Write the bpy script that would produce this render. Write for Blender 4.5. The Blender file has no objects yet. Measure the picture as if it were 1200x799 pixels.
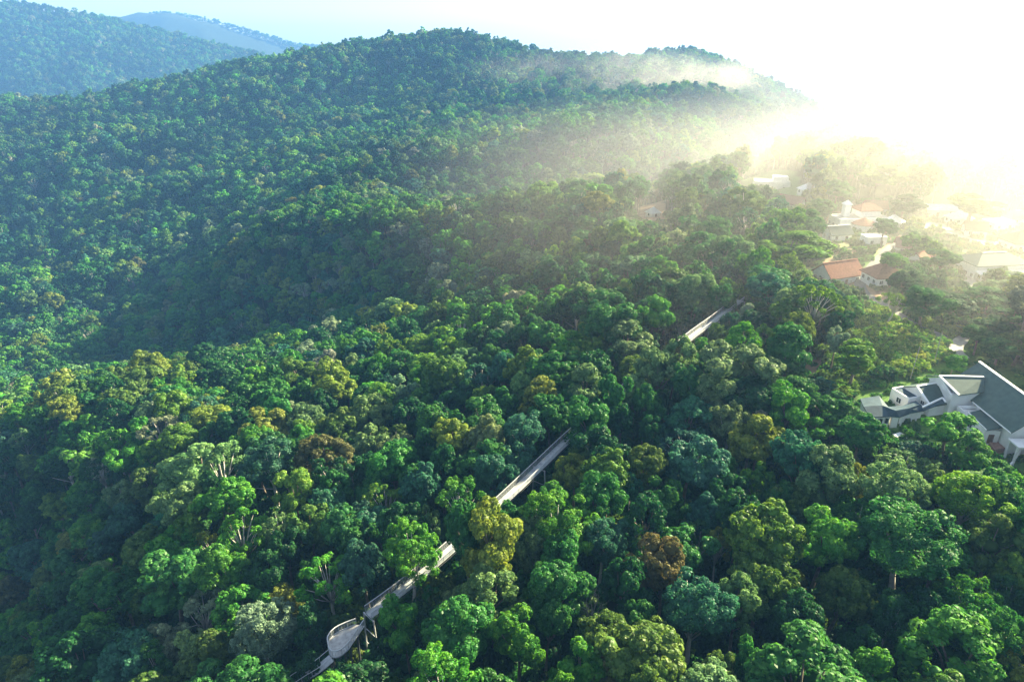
import bpy, bmesh, math, random
import numpy as np
from mathutils import Vector, Matrix

R = math.radians
scene = bpy.context.scene
COL = scene.collection
rng = np.random.default_rng(11)
random.seed(5)

# ------------------------------------------------------------------ camera geometry
CAMZ = 120.0
PITCH = R(24.5)
F = 811.0
SP, CP = math.sin(PITCH), math.cos(PITCH)

def ray(px, py):
    """direction of the photo pixel (1200x799), one unit of depth along the optical axis"""
    rx, uy = (px - 600.0) / F, (399.5 - py) / F
    return np.array([rx, CP + uy * SP, -SP + uy * CP])

def at_depth(px, py, d):
    return np.array([0, 0, CAMZ]) + ray(px, py) * d

def at_z(px, py, z):
    r = ray(px, py)
    return np.array([0, 0, CAMZ]) + r * ((z - CAMZ) / r[2])

def project(P):
    P = np.atleast_2d(P).astype(float)
    x, y, z = P[:, 0], P[:, 1], P[:, 2] - CAMZ
    d = y * CP - z * SP
    u = y * SP + z * CP
    dd = np.where(d > 1, d, np.nan)
    return 600 + F * x / dd, 399.5 - F * u / dd, d

# ------------------------------------------------------------------ terrain
H = 17.0     # mean canopy height over the ground
CTRL = []
def cz(px, py, z, h=H):
    p = at_z(px, py, z); CTRL.append((p[0], p[1], p[2] - h))
def cd(px, py, d, h=H):
    p = at_depth(px, py, d); CTRL.append((p[0], p[1], p[2] - h))
def cw(x, y, z):
    CTRL.append((x, y, z))

for px, py, z in [(1300, 799, 46), (1100, 799, 45), (900, 799, 44), (700, 799, 46), (500, 799, 45), (350, 799, 40), (200, 799, 26), (0, 799, -2),
                  (1250, 700, 48), (1050, 700, 45), (850, 700, 45), (650, 700, 46), (480, 700, 45), (330, 700, 36),
                  (850, 600, 46), (700, 600, 47), (560, 600, 46), (420, 600, 38), (300, 600, 34),
                  (900, 500, 46), (780, 500, 47), (660, 500, 46), (560, 500, 40), (450, 500, 26),
                  (800, 400, 47), (700, 400, 44), (600, 400, 36), (520, 400, 24),
                  (850, 330, 48), (760, 330, 47), (680, 330, 38), (600, 330, 24),
                  (850, 270, 48), (760, 270, 47), (680, 262, 42), (620, 262, 32)]:
    cz(px, py, z)
for px, py, d in [(170, 640, 165), (40, 700, 205), (240, 560, 146), (60, 480, 232), (180, 472, 240), (330, 440, 232), (100, 560, 196), (0, 580, 225),
                  (60, 425, 400), (0, 400, 480), (180, 400, 420), (100, 330, 590), (0, 250, 760), (0, 150, 1000), (-60, 115, 1150), (0, 118, 1150),
                  (150, 106, 1150), (300, 74, 1150), (400, 56, 1150), (520, 41, 1150), (620, 60, 1200), (680, 80, 1260), (760, 70, 1350), (800, 66, 1370), (870, 88, 1380),
                  (940, 128, 1420), (520, 100, 1000), (300, 130, 960), (150, 180, 860), (500, 150, 820), (330, 190, 740), (420, 196, 640), (250, 260, 620), (200, 330, 540),
                  (330, 300, 440), (400, 400, 285), (480, 330, 350), (400, 330, 400), (450, 252, 410), (330, 246, 470), (560, 238, 386), (650, 226, 352), (700, 211, 374), (760, 212, 372),
                  (840, 198, 395), (900, 175, 465), (700, 150, 640), (800, 130, 760), (620, 150, 700), (880, 130, 900), (700, 105, 1000)]:
    cd(px, py, d)
# open ground on the right-hand ridge (no canopy above it)
for px, py, z in [(1010, 480, 41.5), (1130, 470, 42), (1250, 470, 42), (1060, 400, 44), (960, 400, 40), (1180, 400, 43), (1130, 330, 42), (1000, 300, 43.5),
                  (1200, 290, 42), (1090, 250, 42), (900, 235, 40), (1000, 232, 44), (1150, 520, 41.2), (1040, 520, 40.6), (1025, 498, 42.2), (1070, 500, 42.2), (1100, 500, 41.8)]:
    cz(px, py, z, 0)
for px, py, d in [(940, 160, 540), (1040, 160, 550), (1120, 168, 520), (1200, 182, 480), (1300, 195, 450)]:
    cd(px, py, d, 15)
# ground the photo does not show: behind the crests, under and behind the camera
for p in [(0, 0, 22), (-60, 20, 5), (80, 0, 28), (0, -120, 15), (-160, 0, -40), (170, 0, 20), (-300, 60, -80), (300, 100, 30), (-350, 250, -75), (400, 250, 30),
          (40, 470, 6), (90, 520, -6), (150, 600, -25), (330, 800, -60), (480, 700, -40), (430, 900, -90), (600, 500, -10), (650, 800, -140), (-20, 470, -4),
          (-700, 400, -60), (-700, 900, -30), (-500, 1500, -120), (0, 1600, -130), (500, 1800, -160), (-900, 1300, -120), (900, 1400, -230), (900, 500, -120), (-60, 560, -14)]:
    cw(*p)

CT = np.array(CTRL)
def _phi(r2):
    return np.where(r2 > 0, 0.5 * r2 * np.log(np.maximum(r2, 1e-9)), 0.0)
def _fit(C, lam=60.0):
    S = 100.0
    X = C[:, :2] / S
    n = len(X)
    K = _phi(((X[:, None] - X[None]) ** 2).sum(-1)) + np.eye(n) * lam * 1e-4
    Pm = np.c_[np.ones(n), X]
    A = np.block([[K, Pm], [Pm.T, np.zeros((3, 3))]])
    w = np.linalg.solve(A, np.r_[C[:, 2], np.zeros(3)])
    def f(x, y):
        q = np.stack([x, y], -1) / S
        out = np.empty(len(q))
        for i in range(0, len(q), 20000):
            k = q[i:i + 20000]
            out[i:i + 20000] = _phi(((k[:, None] - X[None]) ** 2).sum(-1)) @ w[:n] + w[n] + k @ w[n + 1:]
        return out
    return f
_tps = _fit(CT)

# value noise for gullies and mountain sides
_perm = rng.random((256, 256))
def vnoise(x, y):
    xi, yi = np.floor(x).astype(int), np.floor(y).astype(int)
    fx, fy = x - xi, y - yi
    fx, fy = fx * fx * (3 - 2 * fx), fy * fy * (3 - 2 * fy)
    g = lambda a, b: _perm[a % 256, b % 256]
    return (g(xi, yi) * (1 - fx) + g(xi + 1, yi) * fx) * (1 - fy) + (g(xi, yi + 1) * (1 - fx) + g(xi + 1, yi + 1) * fx) * fy
def fbm(x, y, o=4):
    s, a, t = 0, 1.0, 0
    for i in range(o):
        s = s + a * vnoise(x * 2 ** i + 17.3 * i, y * 2 ** i + 5.1 * i); t += a; a *= 0.5
    return s / t - 0.5

# local grid of the spline
GX = np.linspace(-1000, 1000, 401); GY = np.linspace(-200, 1900, 421)
_gx, _gy = np.meshgrid(GX, GY)
_G = _tps(_gx.ravel(), _gy.ravel()).reshape(_gx.shape)
_rr = np.hypot(_gx, _gy)
_G = _G + np.clip((_rr - 250) / 500, 0, 1) * (30 * fbm(_gx / 130, _gy / 130) - 34 * np.abs(fbm(_gx / 210 + 9, _gy / 210, 3)) - 2)

def _crest(x, y, prof, D, slope, nz):
    """far mountain: a crest at depth D whose height follows the azimuth, falling away on both sides"""
    t = 600 + F * x / np.maximum(y, 1) / 1.0 * 0.91
    px = np.array([p[0] for p in prof]); hz = np.array([at_depth(p[0], p[1], D)[2] for p in prof])
    h = np.interp(t, px, hz)
    dist = np.abs(y - D * CP - 0.12 * x)
    return h - slope * dist * (0.75 + 0.5 * vnoise(x / 600, y / 900)) - np.where(dist > 1200, (dist - 1200) * .3, 0) + nz * fbm(x / 420, y / 420) * np.clip(dist / 250, 0, 1)

MT1 = [(-700, 120), (-300, 60), (-120, 30), (0, 18), (40, 11), (90, 8), (130, 9), (190, 18), (240, 29), (290, 42), (350, 56), (430, 78), (560, 130), (700, 200)]
MT2 = [(-300, 90), (60, 60), (160, 30), (215, 16), (262, 12), (300, 20), (340, 33), (385, 47), (450, 52), (560, 62), (700, 90), (900, 140)]

def height(x, y):
    x = np.asarray(x, float); y = np.asarray(y, float)
    fx = np.clip((x - GX[0]) / (GX[1] - GX[0]), 0, len(GX) - 1.001)
    fy = np.clip((y - GY[0]) / (GY[1] - GY[0]), 0, len(GY) - 1.001)
    i, j = fx.astype(int), fy.astype(int)
    a, b = fx - i, fy - j
    g = (_G[j, i] * (1 - a) + _G[j, i + 1] * a) * (1 - b) + (_G[j + 1, i] * (1 - a) + _G[j + 1, i + 1] * a) * b
    # outside the spline's ground: fall towards the lowland
    out = np.maximum(np.maximum(np.abs(x) - 850, 0), np.maximum(np.maximum(y - 1650, 0), np.maximum(-y - 120, 0)))
    w = np.clip(out / 500, 0, 1); w = w * w * (3 - 2 * w)
    g = g * (1 - w) + -330 * w
    m = np.maximum(_crest(x, y, MT1, 3100.0, 0.42, 150), _crest(x, y, MT2, 4700.0, 0.45, 160)) - 12
    return np.maximum(np.maximum(g, np.where(y > 1300, m - 10, -999)), -335)

def hit(px, py, above=0.0, dmax=1600.0):
    """where the ray through a photo pixel meets the surface `above` metres over the ground"""
    r = ray(px, py)
    d = np.concatenate([np.arange(40, 500, 0.5), np.arange(500, dmax, 3)])
    P = np.array([0, 0, CAMZ]) + d[:, None] * r
    k = np.nonzero(P[:, 2] < height(P[:, 0], P[:, 1]) + above)[0]
    return P[k[0]] if len(k) else P[-1]

# ------------------------------------------------------------------ object helpers
def tag(o, label=None, cat=None, group=None, kind=None):
    if label: o['label'] = label
    if cat: o['category'] = cat
    if group: o['group'] = group
    if kind: o['kind'] = kind
    return o

def empty(name, loc, rz=0.0, label=None, cat=None, group=None):
    o = bpy.data.objects.new(name, None); COL.objects.link(o)
    o.empty_display_size = 0.5
    o.location = tuple(float(v) for v in loc); o.rotation_euler = (0, 0, rz)
    return tag(o, label, cat, group)

def np_mesh(name, V, faces_list, mats, smooth=False):
    """faces_list: list of (int array (n,k), material index)"""
    me = bpy.data.meshes.new(name)
    V = np.asarray(V, np.float32)
    me.vertices.add(len(V)); me.vertices.foreach_set('co', V.ravel())
    idx = np.concatenate([f.ravel() for f, _ in faces_list]).astype(np.int32)
    tot = np.concatenate([np.full(len(f), f.shape[1]) for f, _ in faces_list]).astype(np.int32)
    mi = np.concatenate([np.full(len(f), m) for f, m in faces_list]).astype(np.int32)
    st = np.concatenate([[0], np.cumsum(tot)[:-1]]).astype(np.int32)
    me.loops.add(len(idx)); me.loops.foreach_set('vertex_index', idx)
    me.polygons.add(len(tot)); me.polygons.foreach_set('loop_start', st)
    me.polygons.foreach_set('material_index', mi)
    if smooth: me.polygons.foreach_set('use_smooth', np.ones(len(tot), bool))
    for m in mats: me.materials.append(m)
    me.update(calc_edges=True); me.validate()
    return me

def link(name, me, parent=None, loc=None):
    o = bpy.data.objects.new(name, me); COL.objects.link(o)
    if parent is not None: o.parent = parent
    if loc is not None: o.location = tuple(float(v) for v in loc)
    return o

class MB:
    """collects solid shapes; build() links them as one mesh object"""
    def __init__(s): s.v = []; s.f = []
    def add(s, vs, fs):
        n = len(s.v); s.v += [tuple(map(float, v)) for v in vs]; s.f += [tuple(i + n for i in f) for f in fs]
    def box(s, c, d, rz=0.0):
        cx, cy, cz_ = c; hx, hy, hz = d[0] / 2, d[1] / 2, d[2] / 2
        ca, sa = math.cos(rz), math.sin(rz)
        vs = []
        for z in (-hz, hz):
            for x, y in ((-hx, -hy), (hx, -hy), (hx, hy), (-hx, hy)):
                vs.append((cx + x * ca - y * sa, cy + x * sa + y * ca, cz_ + z))
        s.add(vs, [(3, 2, 1, 0), (4, 5, 6, 7), (0, 1, 5, 4), (1, 2, 6, 5), (2, 3, 7, 6), (3, 0, 4, 7)])
    def prism(s, poly, z0, z1):
        """poly counter-clockwise; z0 a number, z1 a number or one per corner"""
        n = len(poly)
        zb = z0 if hasattr(z0, '__len__') else [z0] * n
        zt = z1 if hasattr(z1, '__len__') else [z1] * n
        s.add([(p[0], p[1], b) for p, b in zip(poly, zb)] + [(p[0], p[1], t) for p, t in zip(poly, zt)],
              [tuple(range(n))[::-1], tuple(range(n, 2 * n))] + [(i, (i + 1) % n, n + (i + 1) % n, n + i) for i in range(n)])
    def slab(s, pts, t=0.25):
        """a sloping plate: 3D polygon thickened downwards"""
        n = len(pts)
        s.add([(p[0], p[1], p[2] - t) for p in pts] + list(pts),
              [tuple(range(n))[::-1], tuple(range(n, 2 * n))] + [(i, (i + 1) % n, n + (i + 1) % n, n + i) for i in range(n)])
    def bar(s, a, b, w, h=None, up=(0, 0, 1)):
        h = h or w
        a, b = Vector(a), Vector(b); d = (b - a)
        if d.length < 1e-6: return
        d.normalize(); u = Vector(up)
        if abs(d.dot(u)) > 0.98: u = Vector((1, 0, 0))
        x = d.cross(u).normalized() * (w / 2); y = x.cross(d).normalized() * (h / 2)
        s.add([a - x - y, a + x - y, a + x + y, a - x + y, b - x - y, b + x - y, b + x + y, b - x + y],
              [(3, 2, 1, 0), (4, 5, 6, 7), (0, 1, 5, 4), (1, 2, 6, 5), (2, 3, 7, 6), (3, 0, 4, 7)])
    def tube(s, pts, rad, n=6, cap=True):
        pts = [Vector(p) for p in pts]
        rads = rad if hasattr(rad, '__len__') else [rad] * len(pts)
        base = len(s.v); vs = []; prev = None
        for i, p in enumerate(pts):
            d = (pts[min(i + 1, len(pts) - 1)] - pts[max(i - 1, 0)])
            d = d.normalized() if d.length > 1e-6 else Vector((0, 0, 1))
            u = Vector((1, 0, 0)) if abs(d.x) < 0.8 else Vector((0, 1, 0))
            if prev is not None and prev.cross(d).length > 1e-4: u = prev
            x = (u - d * u.dot(d)).normalized(); y = d.cross(x); prev = x
            for k in range(n):
                a = 2 * math.pi * k / n
                vs.append(p + (x * math.cos(a) + y * math.sin(a)) * rads[i])
        fs = [(i * n + k, i * n + (k + 1) % n, (i + 1) * n + (k + 1) % n, (i + 1) * n + k) for i in range(len(pts) - 1) for k in range(n)]
        if cap:
            fs += [tuple(range(n))[::-1], tuple(range((len(pts) - 1) * n, len(pts) * n))]
        s.add(vs, fs)
    def arrays(s):
        return np.array(s.v), s.f
    def build(s, name, mat, parent=None, off=None, smooth=False, bevel=0):
        me = bpy.data.meshes.new(name)
        v = s.v if off is None else [(p[0] - off[0], p[1] - off[1], p[2] - off[2]) for p in s.v]
        me.from_pydata(v, [], s.f); me.materials.append(mat)
        if smooth:
            for p in me.polygons: p.use_smooth = True
        me.update()
        o = link(name, me, parent)
        if bevel:
            m = o.modifiers.new('edge', 'BEVEL'); m.width = bevel; m.segments = 1; m.limit_method = 'ANGLE'
        return o

# ------------------------------------------------------------------ materials
def mat(name, base, rough=0.8, noise=0.0, scale=1.0, second=None, bump=0.0, metal=0.0, spec=0.3, coord='Object'):
    m = bpy.data.materials.new(name); m.use_nodes = True
    nt = m.node_tree; b = nt.nodes['Principled BSDF']
    b.inputs['Roughness'].default_value = rough; b.inputs['Metallic'].default_value = metal
    b.inputs['Specular IOR Level'].default_value = spec
    base = (*base, 1)
    if noise or second:
        tc = nt.nodes.new('ShaderNodeTexCoord')
        n = nt.nodes.new('ShaderNodeTexNoise'); n.inputs['Scale'].default_value = scale; n.inputs['Detail'].default_value = 5
        nt.links.new(tc.outputs[coord], n.inputs['Vector'])
        r = nt.nodes.new('ShaderNodeValToRGB')
        r.color_ramp.elements[0].position = 0.32; r.color_ramp.elements[1].position = 0.68
        r.color_ramp.elements[0].color = base if second else tuple(c * (1 - noise) for c in base[:3]) + (1,)
        r.color_ramp.elements[1].color = (*second, 1) if second else tuple(min(1, c * (1 + noise)) for c in base[:3]) + (1,)
        nt.links.new(n.outputs['Fac'], r.inputs['Fac']); nt.links.new(r.outputs['Color'], b.inputs['Base Color'])
        if bump:
            bp = nt.nodes.new('ShaderNodeBump'); bp.inputs['Strength'].default_value = bump; bp.inputs['Distance'].default_value = 0.1
            nt.links.new(n.outputs['Fac'], bp.inputs['Height']); nt.links.new(bp.outputs['Normal'], b.inputs['Normal'])
    else:
        b.inputs['Base Color'].default_value = base
    return m

def foliage_mat(name, source):
    """leaves: the tree's own colour, varied from leaf to leaf and clump to clump; part of the light passes through"""
    m = bpy.data.materials.new(name); m.use_nodes = True
    nt = m.node_tree; nt.nodes.clear()
    N, L = nt.nodes.new, nt.links.new
    if source == 'object':
        c = N('ShaderNodeObjectInfo'); cout = c.outputs['Color']
    else:
        c = N('ShaderNodeAttribute'); c.attribute_type = 'INSTANCER'; c.attribute_name = 'tint'; cout = c.outputs['Color']
    va = N('ShaderNodeAttribute'); va.attribute_name = 'clump'
    geo = N('ShaderNodeNewGeometry')
    mr = N('ShaderNodeMapRange'); mr.inputs['To Min'].default_value = 0.72; mr.inputs['To Max'].default_value = 1.28
    L(geo.outputs['Random Per Island'], mr.inputs['Value'])
    mv = N('ShaderNodeMapRange'); mv.inputs['To Min'].default_value = 0.55; mv.inputs['To Max'].default_value = 1.5
    L(va.outputs['Fac'], mv.inputs['Value'])
    mu = N('ShaderNodeMath'); mu.operation = 'MULTIPLY'; L(mr.outputs[0], mu.inputs[0]); L(mv.outputs[0], mu.inputs[1])
    hs = N('ShaderNodeHueSaturation'); L(cout, hs.inputs['Color']); L(mu.outputs[0], hs.inputs['Value'])
    mh = N('ShaderNodeMapRange'); mh.inputs['To Min'].default_value = 0.53; mh.inputs['To Max'].default_value = 0.478
    L(va.outputs['Fac'], mh.inputs['Value']); L(mh.outputs[0], hs.inputs['Hue'])
    d = N('ShaderNodeBsdfDiffuse'); L(hs.outputs['Color'], d.inputs['Color'])
    t = N('ShaderNodeBsdfTranslucent')
    h2 = N('ShaderNodeHueSaturation'); h2.inputs['Hue'].default_value = 0.485; h2.inputs['Saturation'].default_value = 1.1; h2.inputs['Value'].default_value = 1.15
    L(hs.outputs['Color'], h2.inputs['Color']); L(h2.outputs['Color'], t.inputs['Color'])
    mx = N('ShaderNodeMixShader'); mx.inputs[0].default_value = 0.38; L(d.outputs[0], mx.inputs[1]); L(t.outputs[0], mx.inputs[2])
    g = N('ShaderNodeBsdfGlossy'); g.inputs['Roughness'].default_value = 0.45; g.inputs['Color'].default_value = (0.5, 0.5, 0.5, 1)
    mg = N('ShaderNodeMixShader'); mg.inputs[0].default_value = 0.02; L(mx.outputs[0], mg.inputs[1]); L(g.outputs[0], mg.inputs[2])
    o = N('ShaderNodeOutputMaterial'); L(mg.outputs[0], o.inputs['Surface'])
    return m

M_LEAF = foliage_mat('leaf', 'object')
M_LEAF_MASS = foliage_mat('leaf_mass', 'instancer')
M_BARK = mat('bark', (0.16, 0.13, 0.10), 0.9, 0.4, 1.5)
M_BARK_PALE = mat('pale_bark', (0.42, 0.40, 0.36), 0.9, 0.25, 1.5)
# ------------------------------------------------------------------ tree meshes
def fib(n, r):
    i = np.arange(n) + 0.5
    z = 1 - 2 * i / n; a = math.pi * (1 + 5 ** 0.5) * i + r.random() * 6.28
    s = np.sqrt(1 - z * z)
    return np.c_[s * np.cos(a), s * np.sin(a), z]

def unit(v):
    return v / np.maximum(np.linalg.norm(v, axis=-1, keepdims=True), 1e-9)

_bm = bmesh.new(); bmesh.ops.create_icosphere(_bm, subdivisions=2, radius=1.0)
_bm.verts.ensure_lookup_table()
ICO_V = np.array([v.co[:] for v in _bm.verts]); ICO_F = np.array([[v.index for v in f.verts] for f in _bm.faces]); _bm.free()
_bm = bmesh.new(); bmesh.ops.create_icosphere(_bm, subdivisions=1, radius=1.0)
ICO1_V = np.array([v.co[:] for v in _bm.verts]); ICO1_F = np.array([[v.index for v in f.verts] for f in _bm.faces]); _bm.free()

def leaf_quads(P, Nn, size, r, aspect=0.62, jitter=0.55):
    n = len(P)
    nn = unit(Nn + r.normal(0, jitter, (n, 3)))
    t = unit(np.cross(nn, r.normal(0, 1, (n, 3)))); b = np.cross(nn, t)
    s = size * r.uniform(0.65, 1.35, (n, 1))
    V = np.stack([P - t * s, P - b * s * aspect + nn * s * 0.18, P + t * s, P + b * s * aspect + nn * s * 0.18], 1).reshape(-1, 3)
    Fq = np.arange(4 * n).reshape(n, 4)
    return V, Fq

def leafy(lobes, centre, nleaf, leaf, r, puff=0.42, npuff=11, core=0.74, squash=0.85, jitter=0.36, droop=0.0, core_lo=False):
    """lobes (n,4): centre + radius. Leaves sit on small puffs on each lobe's outside; a dense heart fills each lobe."""
    lobes = np.asarray(lobes, float)
    C, Rr = lobes[:, :3], lobes[:, 3]
    pc, pr, pid = [], [], []
    for c, rad in zip(C, Rr):
        d = fib(npuff, r); d = unit(d + r.normal(0, 0.2, d.shape))
        o = unit((c - centre)[None])[0]
        d = d[(d @ o) > -0.45]
        k = c + d * rad * 0.72 * np.array([1, 1, squash])
        pc.append(k); pr.append(rad * puff * r.uniform(0.7, 1.3, len(k)))
    pc = np.concatenate(pc); pr = np.concatenate(pr)
    pv = r.random(len(pc))
    w = pr ** 2; w /= w.sum()
    over = int(nleaf * 1.7)
    k = r.choice(len(pc), over, p=w)
    out = unit(pc[k] - centre)
    d = unit(r.normal(0, 1, (over, 3)) + 0.75 * out + np.array([0, 0, 0.25]))
    P = pc[k] + d * pr[k][:, None] * r.uniform(0.82, 1.1, (over, 1))
    inside = np.zeros(over, bool)
    for c, rad in zip(C, Rr):
        q = (P - c) / np.array([1, 1, squash])
        inside |= (q ** 2).sum(1) < (rad * 0.78) ** 2
    keep = np.nonzero(~inside)[0][:nleaf]
    P, d, k = P[keep], d[keep], k[keep]
    P[:, 2] -= droop * r.random(len(P))
    V, Fq = leaf_quads(P, d, leaf, r, jitter=jitter)
    cl = pv[k] * 0.7 + 0.3 * r.random(len(k))
    iv, if_ = (ICO1_V, ICO1_F) if core_lo else (ICO_V, ICO_F)
    cv, cf = [], []
    for i, (c, rad) in enumerate(zip(C, Rr)):
        q = iv * rad * (core * 0.9 if rad < 2.4 else core * 0.62) * (1 + r.normal(0, 0.06, (len(iv), 1))) * np.array([1, 1, squash])
        cf.append(if_ + len(iv) * i); cv.append(c + q)
    cv = np.concatenate(cv); cf = np.concatenate(cf)
    return V, Fq, cl, cv, cf

def crown_shape(kind, r):
    L, c = crown_lobes(kind, r)
    if kind in ('dome', 'lumpy', 'feathery', 'tall'):
        # no two sides alike: a lop-sided outline with notches
        core = L[-1:] if kind != 'tall' else L[-3:]
        B = L[:len(L) - len(core)]
        B = B[r.random(len(B)) > 0.13]
        a = np.arctan2(B[:, 1], B[:, 0]); ph = r.random(3) * 6.28
        k = 1 + 0.13 * np.sin(a + ph[0]) + 0.10 * np.sin(2 * a + ph[1]) + 0.07 * np.sin(3 * a + ph[2])
        B[:, :2] *= k[:, None]; B[:, 2] += 0.9 * np.sin(a + ph[1]) + r.normal(0, 0.35, len(B))
        L = np.r_[B, core]
    return L, c

def crown_lobes(kind, r):
    """lobes, crown centre and leaf settings for a tree about 20 m tall with a crown about 10 m wide"""
    if kind == 'dome':
        c = np.array([0, 0, 14.2]); d = fib(44, r); d = d[d[:, 2] > -0.42]
        d = unit(d + r.normal(0, 0.12, d.shape))
        k = c + d * np.array([3.75, 3.75, 3.1]) * r.uniform(0.86, 1.12, (len(d), 1))
        L = np.c_[k, r.uniform(1.05, 1.75, len(k))]; L = np.r_[L, [[0, 0, 14.0, 3.1]]]
    elif kind == 'lumpy':
        c = np.array([0, 0, 13.6]); d = fib(24, r); d = d[d[:, 2] > -0.5]
        d = unit(d + r.normal(0, 0.28, d.shape))
        k = c + d * np.array([3.5, 3.5, 3.9]) * r.uniform(0.7, 1.22, (len(d), 1))
        L = np.c_[k, r.uniform(1.2, 2.25, len(k))]; L = np.r_[L, [[0, 0, 13.4, 2.6]]]
    elif kind == 'tall':
        c = np.array([0, 0, 13.5]); d = fib(34, r)
        d = unit(d + r.normal(0, 0.2, d.shape))
        k = c + d * np.array([2.5, 2.5, 5.6]) * r.uniform(0.8, 1.1, (len(d), 1))
        L = np.c_[k, r.uniform(0.95, 1.7, len(k))]; L = np.r_[L, [[0, 0, 12, 1.9], [0, 0, 15.5, 1.7], [0, 0, 9.5, 1.6]]]
    elif kind == 'airy':
        c = np.array([0, 0, 13.0]); d = fib(40, r); d = d[d[:, 2] > 0.0]
        d = unit(d + r.normal(0, 0.16, d.shape))
        k = c + d * np.array([4.6, 4.6, 4.0]) * r.uniform(0.72, 1.1, (len(d), 1))
        L = np.c_[k, r.uniform(0.75, 1.35, len(k))]
    elif kind == 'feathery':
        c = np.array([0, 0, 14.0]); d = fib(80, r); d = d[d[:, 2] > -0.5]
        d = unit(d + r.normal(0, 0.14, d.shape))
        k = c + d * np.array([4.0, 4.0, 3.7]) * r.uniform(0.75, 1.12, (len(d), 1))
        L = np.c_[k, r.uniform(0.6, 1.15, len(k))]; L = np.r_[L, [[0, 0, 13.8, 3.0]]]
    elif kind == 'tiered':
        L = []
        for z, rad, n in ((10.5, 4.3, 9), (13.2, 3.6, 8), (15.6, 2.6, 6), (17.4, 1.2, 3)):
            for q in range(n):
                a = 6.283 * (q + r.random() * 0.6) / n; rr = rad * r.uniform(0.65, 1.1)
                L.append((rr * math.cos(a), rr * math.sin(a), z + r.normal(0, 0.5), r.uniform(0.9, 1.6)))
        L = np.array(L); c = np.array([0, 0, 13.0])
    elif kind == 'conifer':
        L = []
        for q in range(46):
            t = (q + 0.5) / 46; z = 4.0 + 17.0 * t; rad = 2.9 * (1 - t) ** 0.8 + 0.1
            a = q * 2.4; L.append((rad * math.cos(a), rad * math.sin(a), z + r.normal(0, 0.2), 0.45 + 0.75 * (1 - t)))
        L = np.array(L); c = np.array([0, 0, 11.0])
    elif kind == 'shrub':
        n = 11
        a = r.random(n) * 6.283; q = np.sqrt(r.random(n)) * 1.6
        L = np.c_[q * np.cos(a), q * np.sin(a), r.uniform(0.3, 1.3, n), r.uniform(0.55, 1.05, n)]; c = np.array([0, 0, 0.0])
    return L, c

def trunk_shape(kind, L, c, r, n=6):
    mb = MB()
    top = c[2] - 0.5
    w = 0.34 if kind != 'conifer' else 0.22
    bend = r.normal(0, 0.35, 2)
    zf = {'airy': 8.5, 'conifer': 18.0, 'tall': 8.0}.get(kind, 9.0)
    pts = [(0, 0, -1.5), (bend[0] * 0.3, bend[1] * 0.3, zf * 0.35), (bend[0], bend[1], zf * 0.7), (bend[0] * 1.1, bend[1] * 1.1, zf), (0, 0, top)]
    if kind == 'conifer': pts = [(0, 0, -1.5), (0, 0, 6), (0, 0, 13), (0, 0, 20)]
    rad = np.linspace(w * 1.25, w * 0.5, len(pts))
    mb.tube(pts, list(rad), n)
    if kind != 'conifer':
        sel = r.permutation(len(L))[: (18 if kind == 'airy' else 9)]
        for i in sel:
            e = L[i, :3]
            s = Vector((bend[0] * 1.1, bend[1] * 1.1, zf + r.uniform(-1.5, 1.2)))
            m = s.lerp(Vector(e), 0.5) + Vector((0, 0, r.uniform(-0.3, 0.9)))
            mb.tube([s, m, Vector(e)], [w * 0.42, w * 0.3, w * 0.12], 4)
    return mb

LEAFSET = {  # leaves, leaf half-length, puff share, puffs, core, squash, jitter
    'dome': dict(nleaf=9500, leaf=0.21, npuff=12, puff=0.40),
    'lumpy': dict(nleaf=9500, leaf=0.22, npuff=20, puff=0.34),
    'tall': dict(nleaf=9000, leaf=0.20, npuff=12, puff=0.42),
    'airy': dict(nleaf=6000, leaf=0.19, npuff=9, puff=0.46, core=0.42, squash=0.6, jitter=0.5),
    'feathery': dict(nleaf=12000, leaf=0.16, npuff=9, puff=0.5, jitter=0.5, core=0.66),
    'tiered': dict(nleaf=8000, leaf=0.22, npuff=12, puff=0.42, squash=0.6, core=0.6),
    'conifer': dict(nleaf=6000, leaf=0.20, npuff=8, puff=0.5, squash=0.5, core=0.5, droop=0.3),
    'shrub': dict(nleaf=900, leaf=0.2, npuff=8, puff=0.45, core=0.7),
}

def build_tree(kind, seed, low=0):
    """(crown verts, leaf faces, clump, core verts, core faces), trunk"""
    r = np.random.default_rng(seed)
    L, c = crown_shape(kind, r)
    ls = dict(LEAFSET[kind])
    if low == 1:
        ls['nleaf'] = int(ls['nleaf'] * 0.26); ls['leaf'] *= 1.75; ls['npuff'] = max(5, int(ls['npuff'] * 0.6))
    elif low == 2:
        ls['nleaf'] = int(ls['nleaf'] * 0.07); ls['leaf'] *= 3.0; ls['npuff'] = 5
    g = leafy(L, c, r=r, core_lo=low > 0, **ls)
    return g, trunk_shape(kind, L, c, r, 6 if not low else 4)

def crown_mesh(name, g, m):
    V, Fq, cl, cv, cf = g
    nV = len(V)
    me = np_mesh(name, np.r_[V, cv], [(Fq, 0), (cf + nV, 0)], [m])
    a = me.attributes.new('clump', 'FLOAT', 'FACE')
    a.data.foreach_set('value', np.r_[cl, np.full(len(cf), 0.35)].astype(np.float32))
    return me

def mass_mesh(name, g, tr, bark):
    V, Fq, cl, cv, cf = g
    tv, tf = tr.arrays()
    q = np.array([f for f in tf if len(f) == 4]) + len(V) + len(cv)
    me = np_mesh(name, np.r_[V, cv, tv], [(Fq, 0), (cf + len(V), 0), (q, 1)], [M_LEAF_MASS, bark])
    a = me.attributes.new('clump', 'FLOAT', 'FACE')
    a.data.foreach_set('value', np.r_[cl, np.full(len(cf), 0.35), np.full(len(q), 0.5)].astype(np.float32))
    return me

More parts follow.
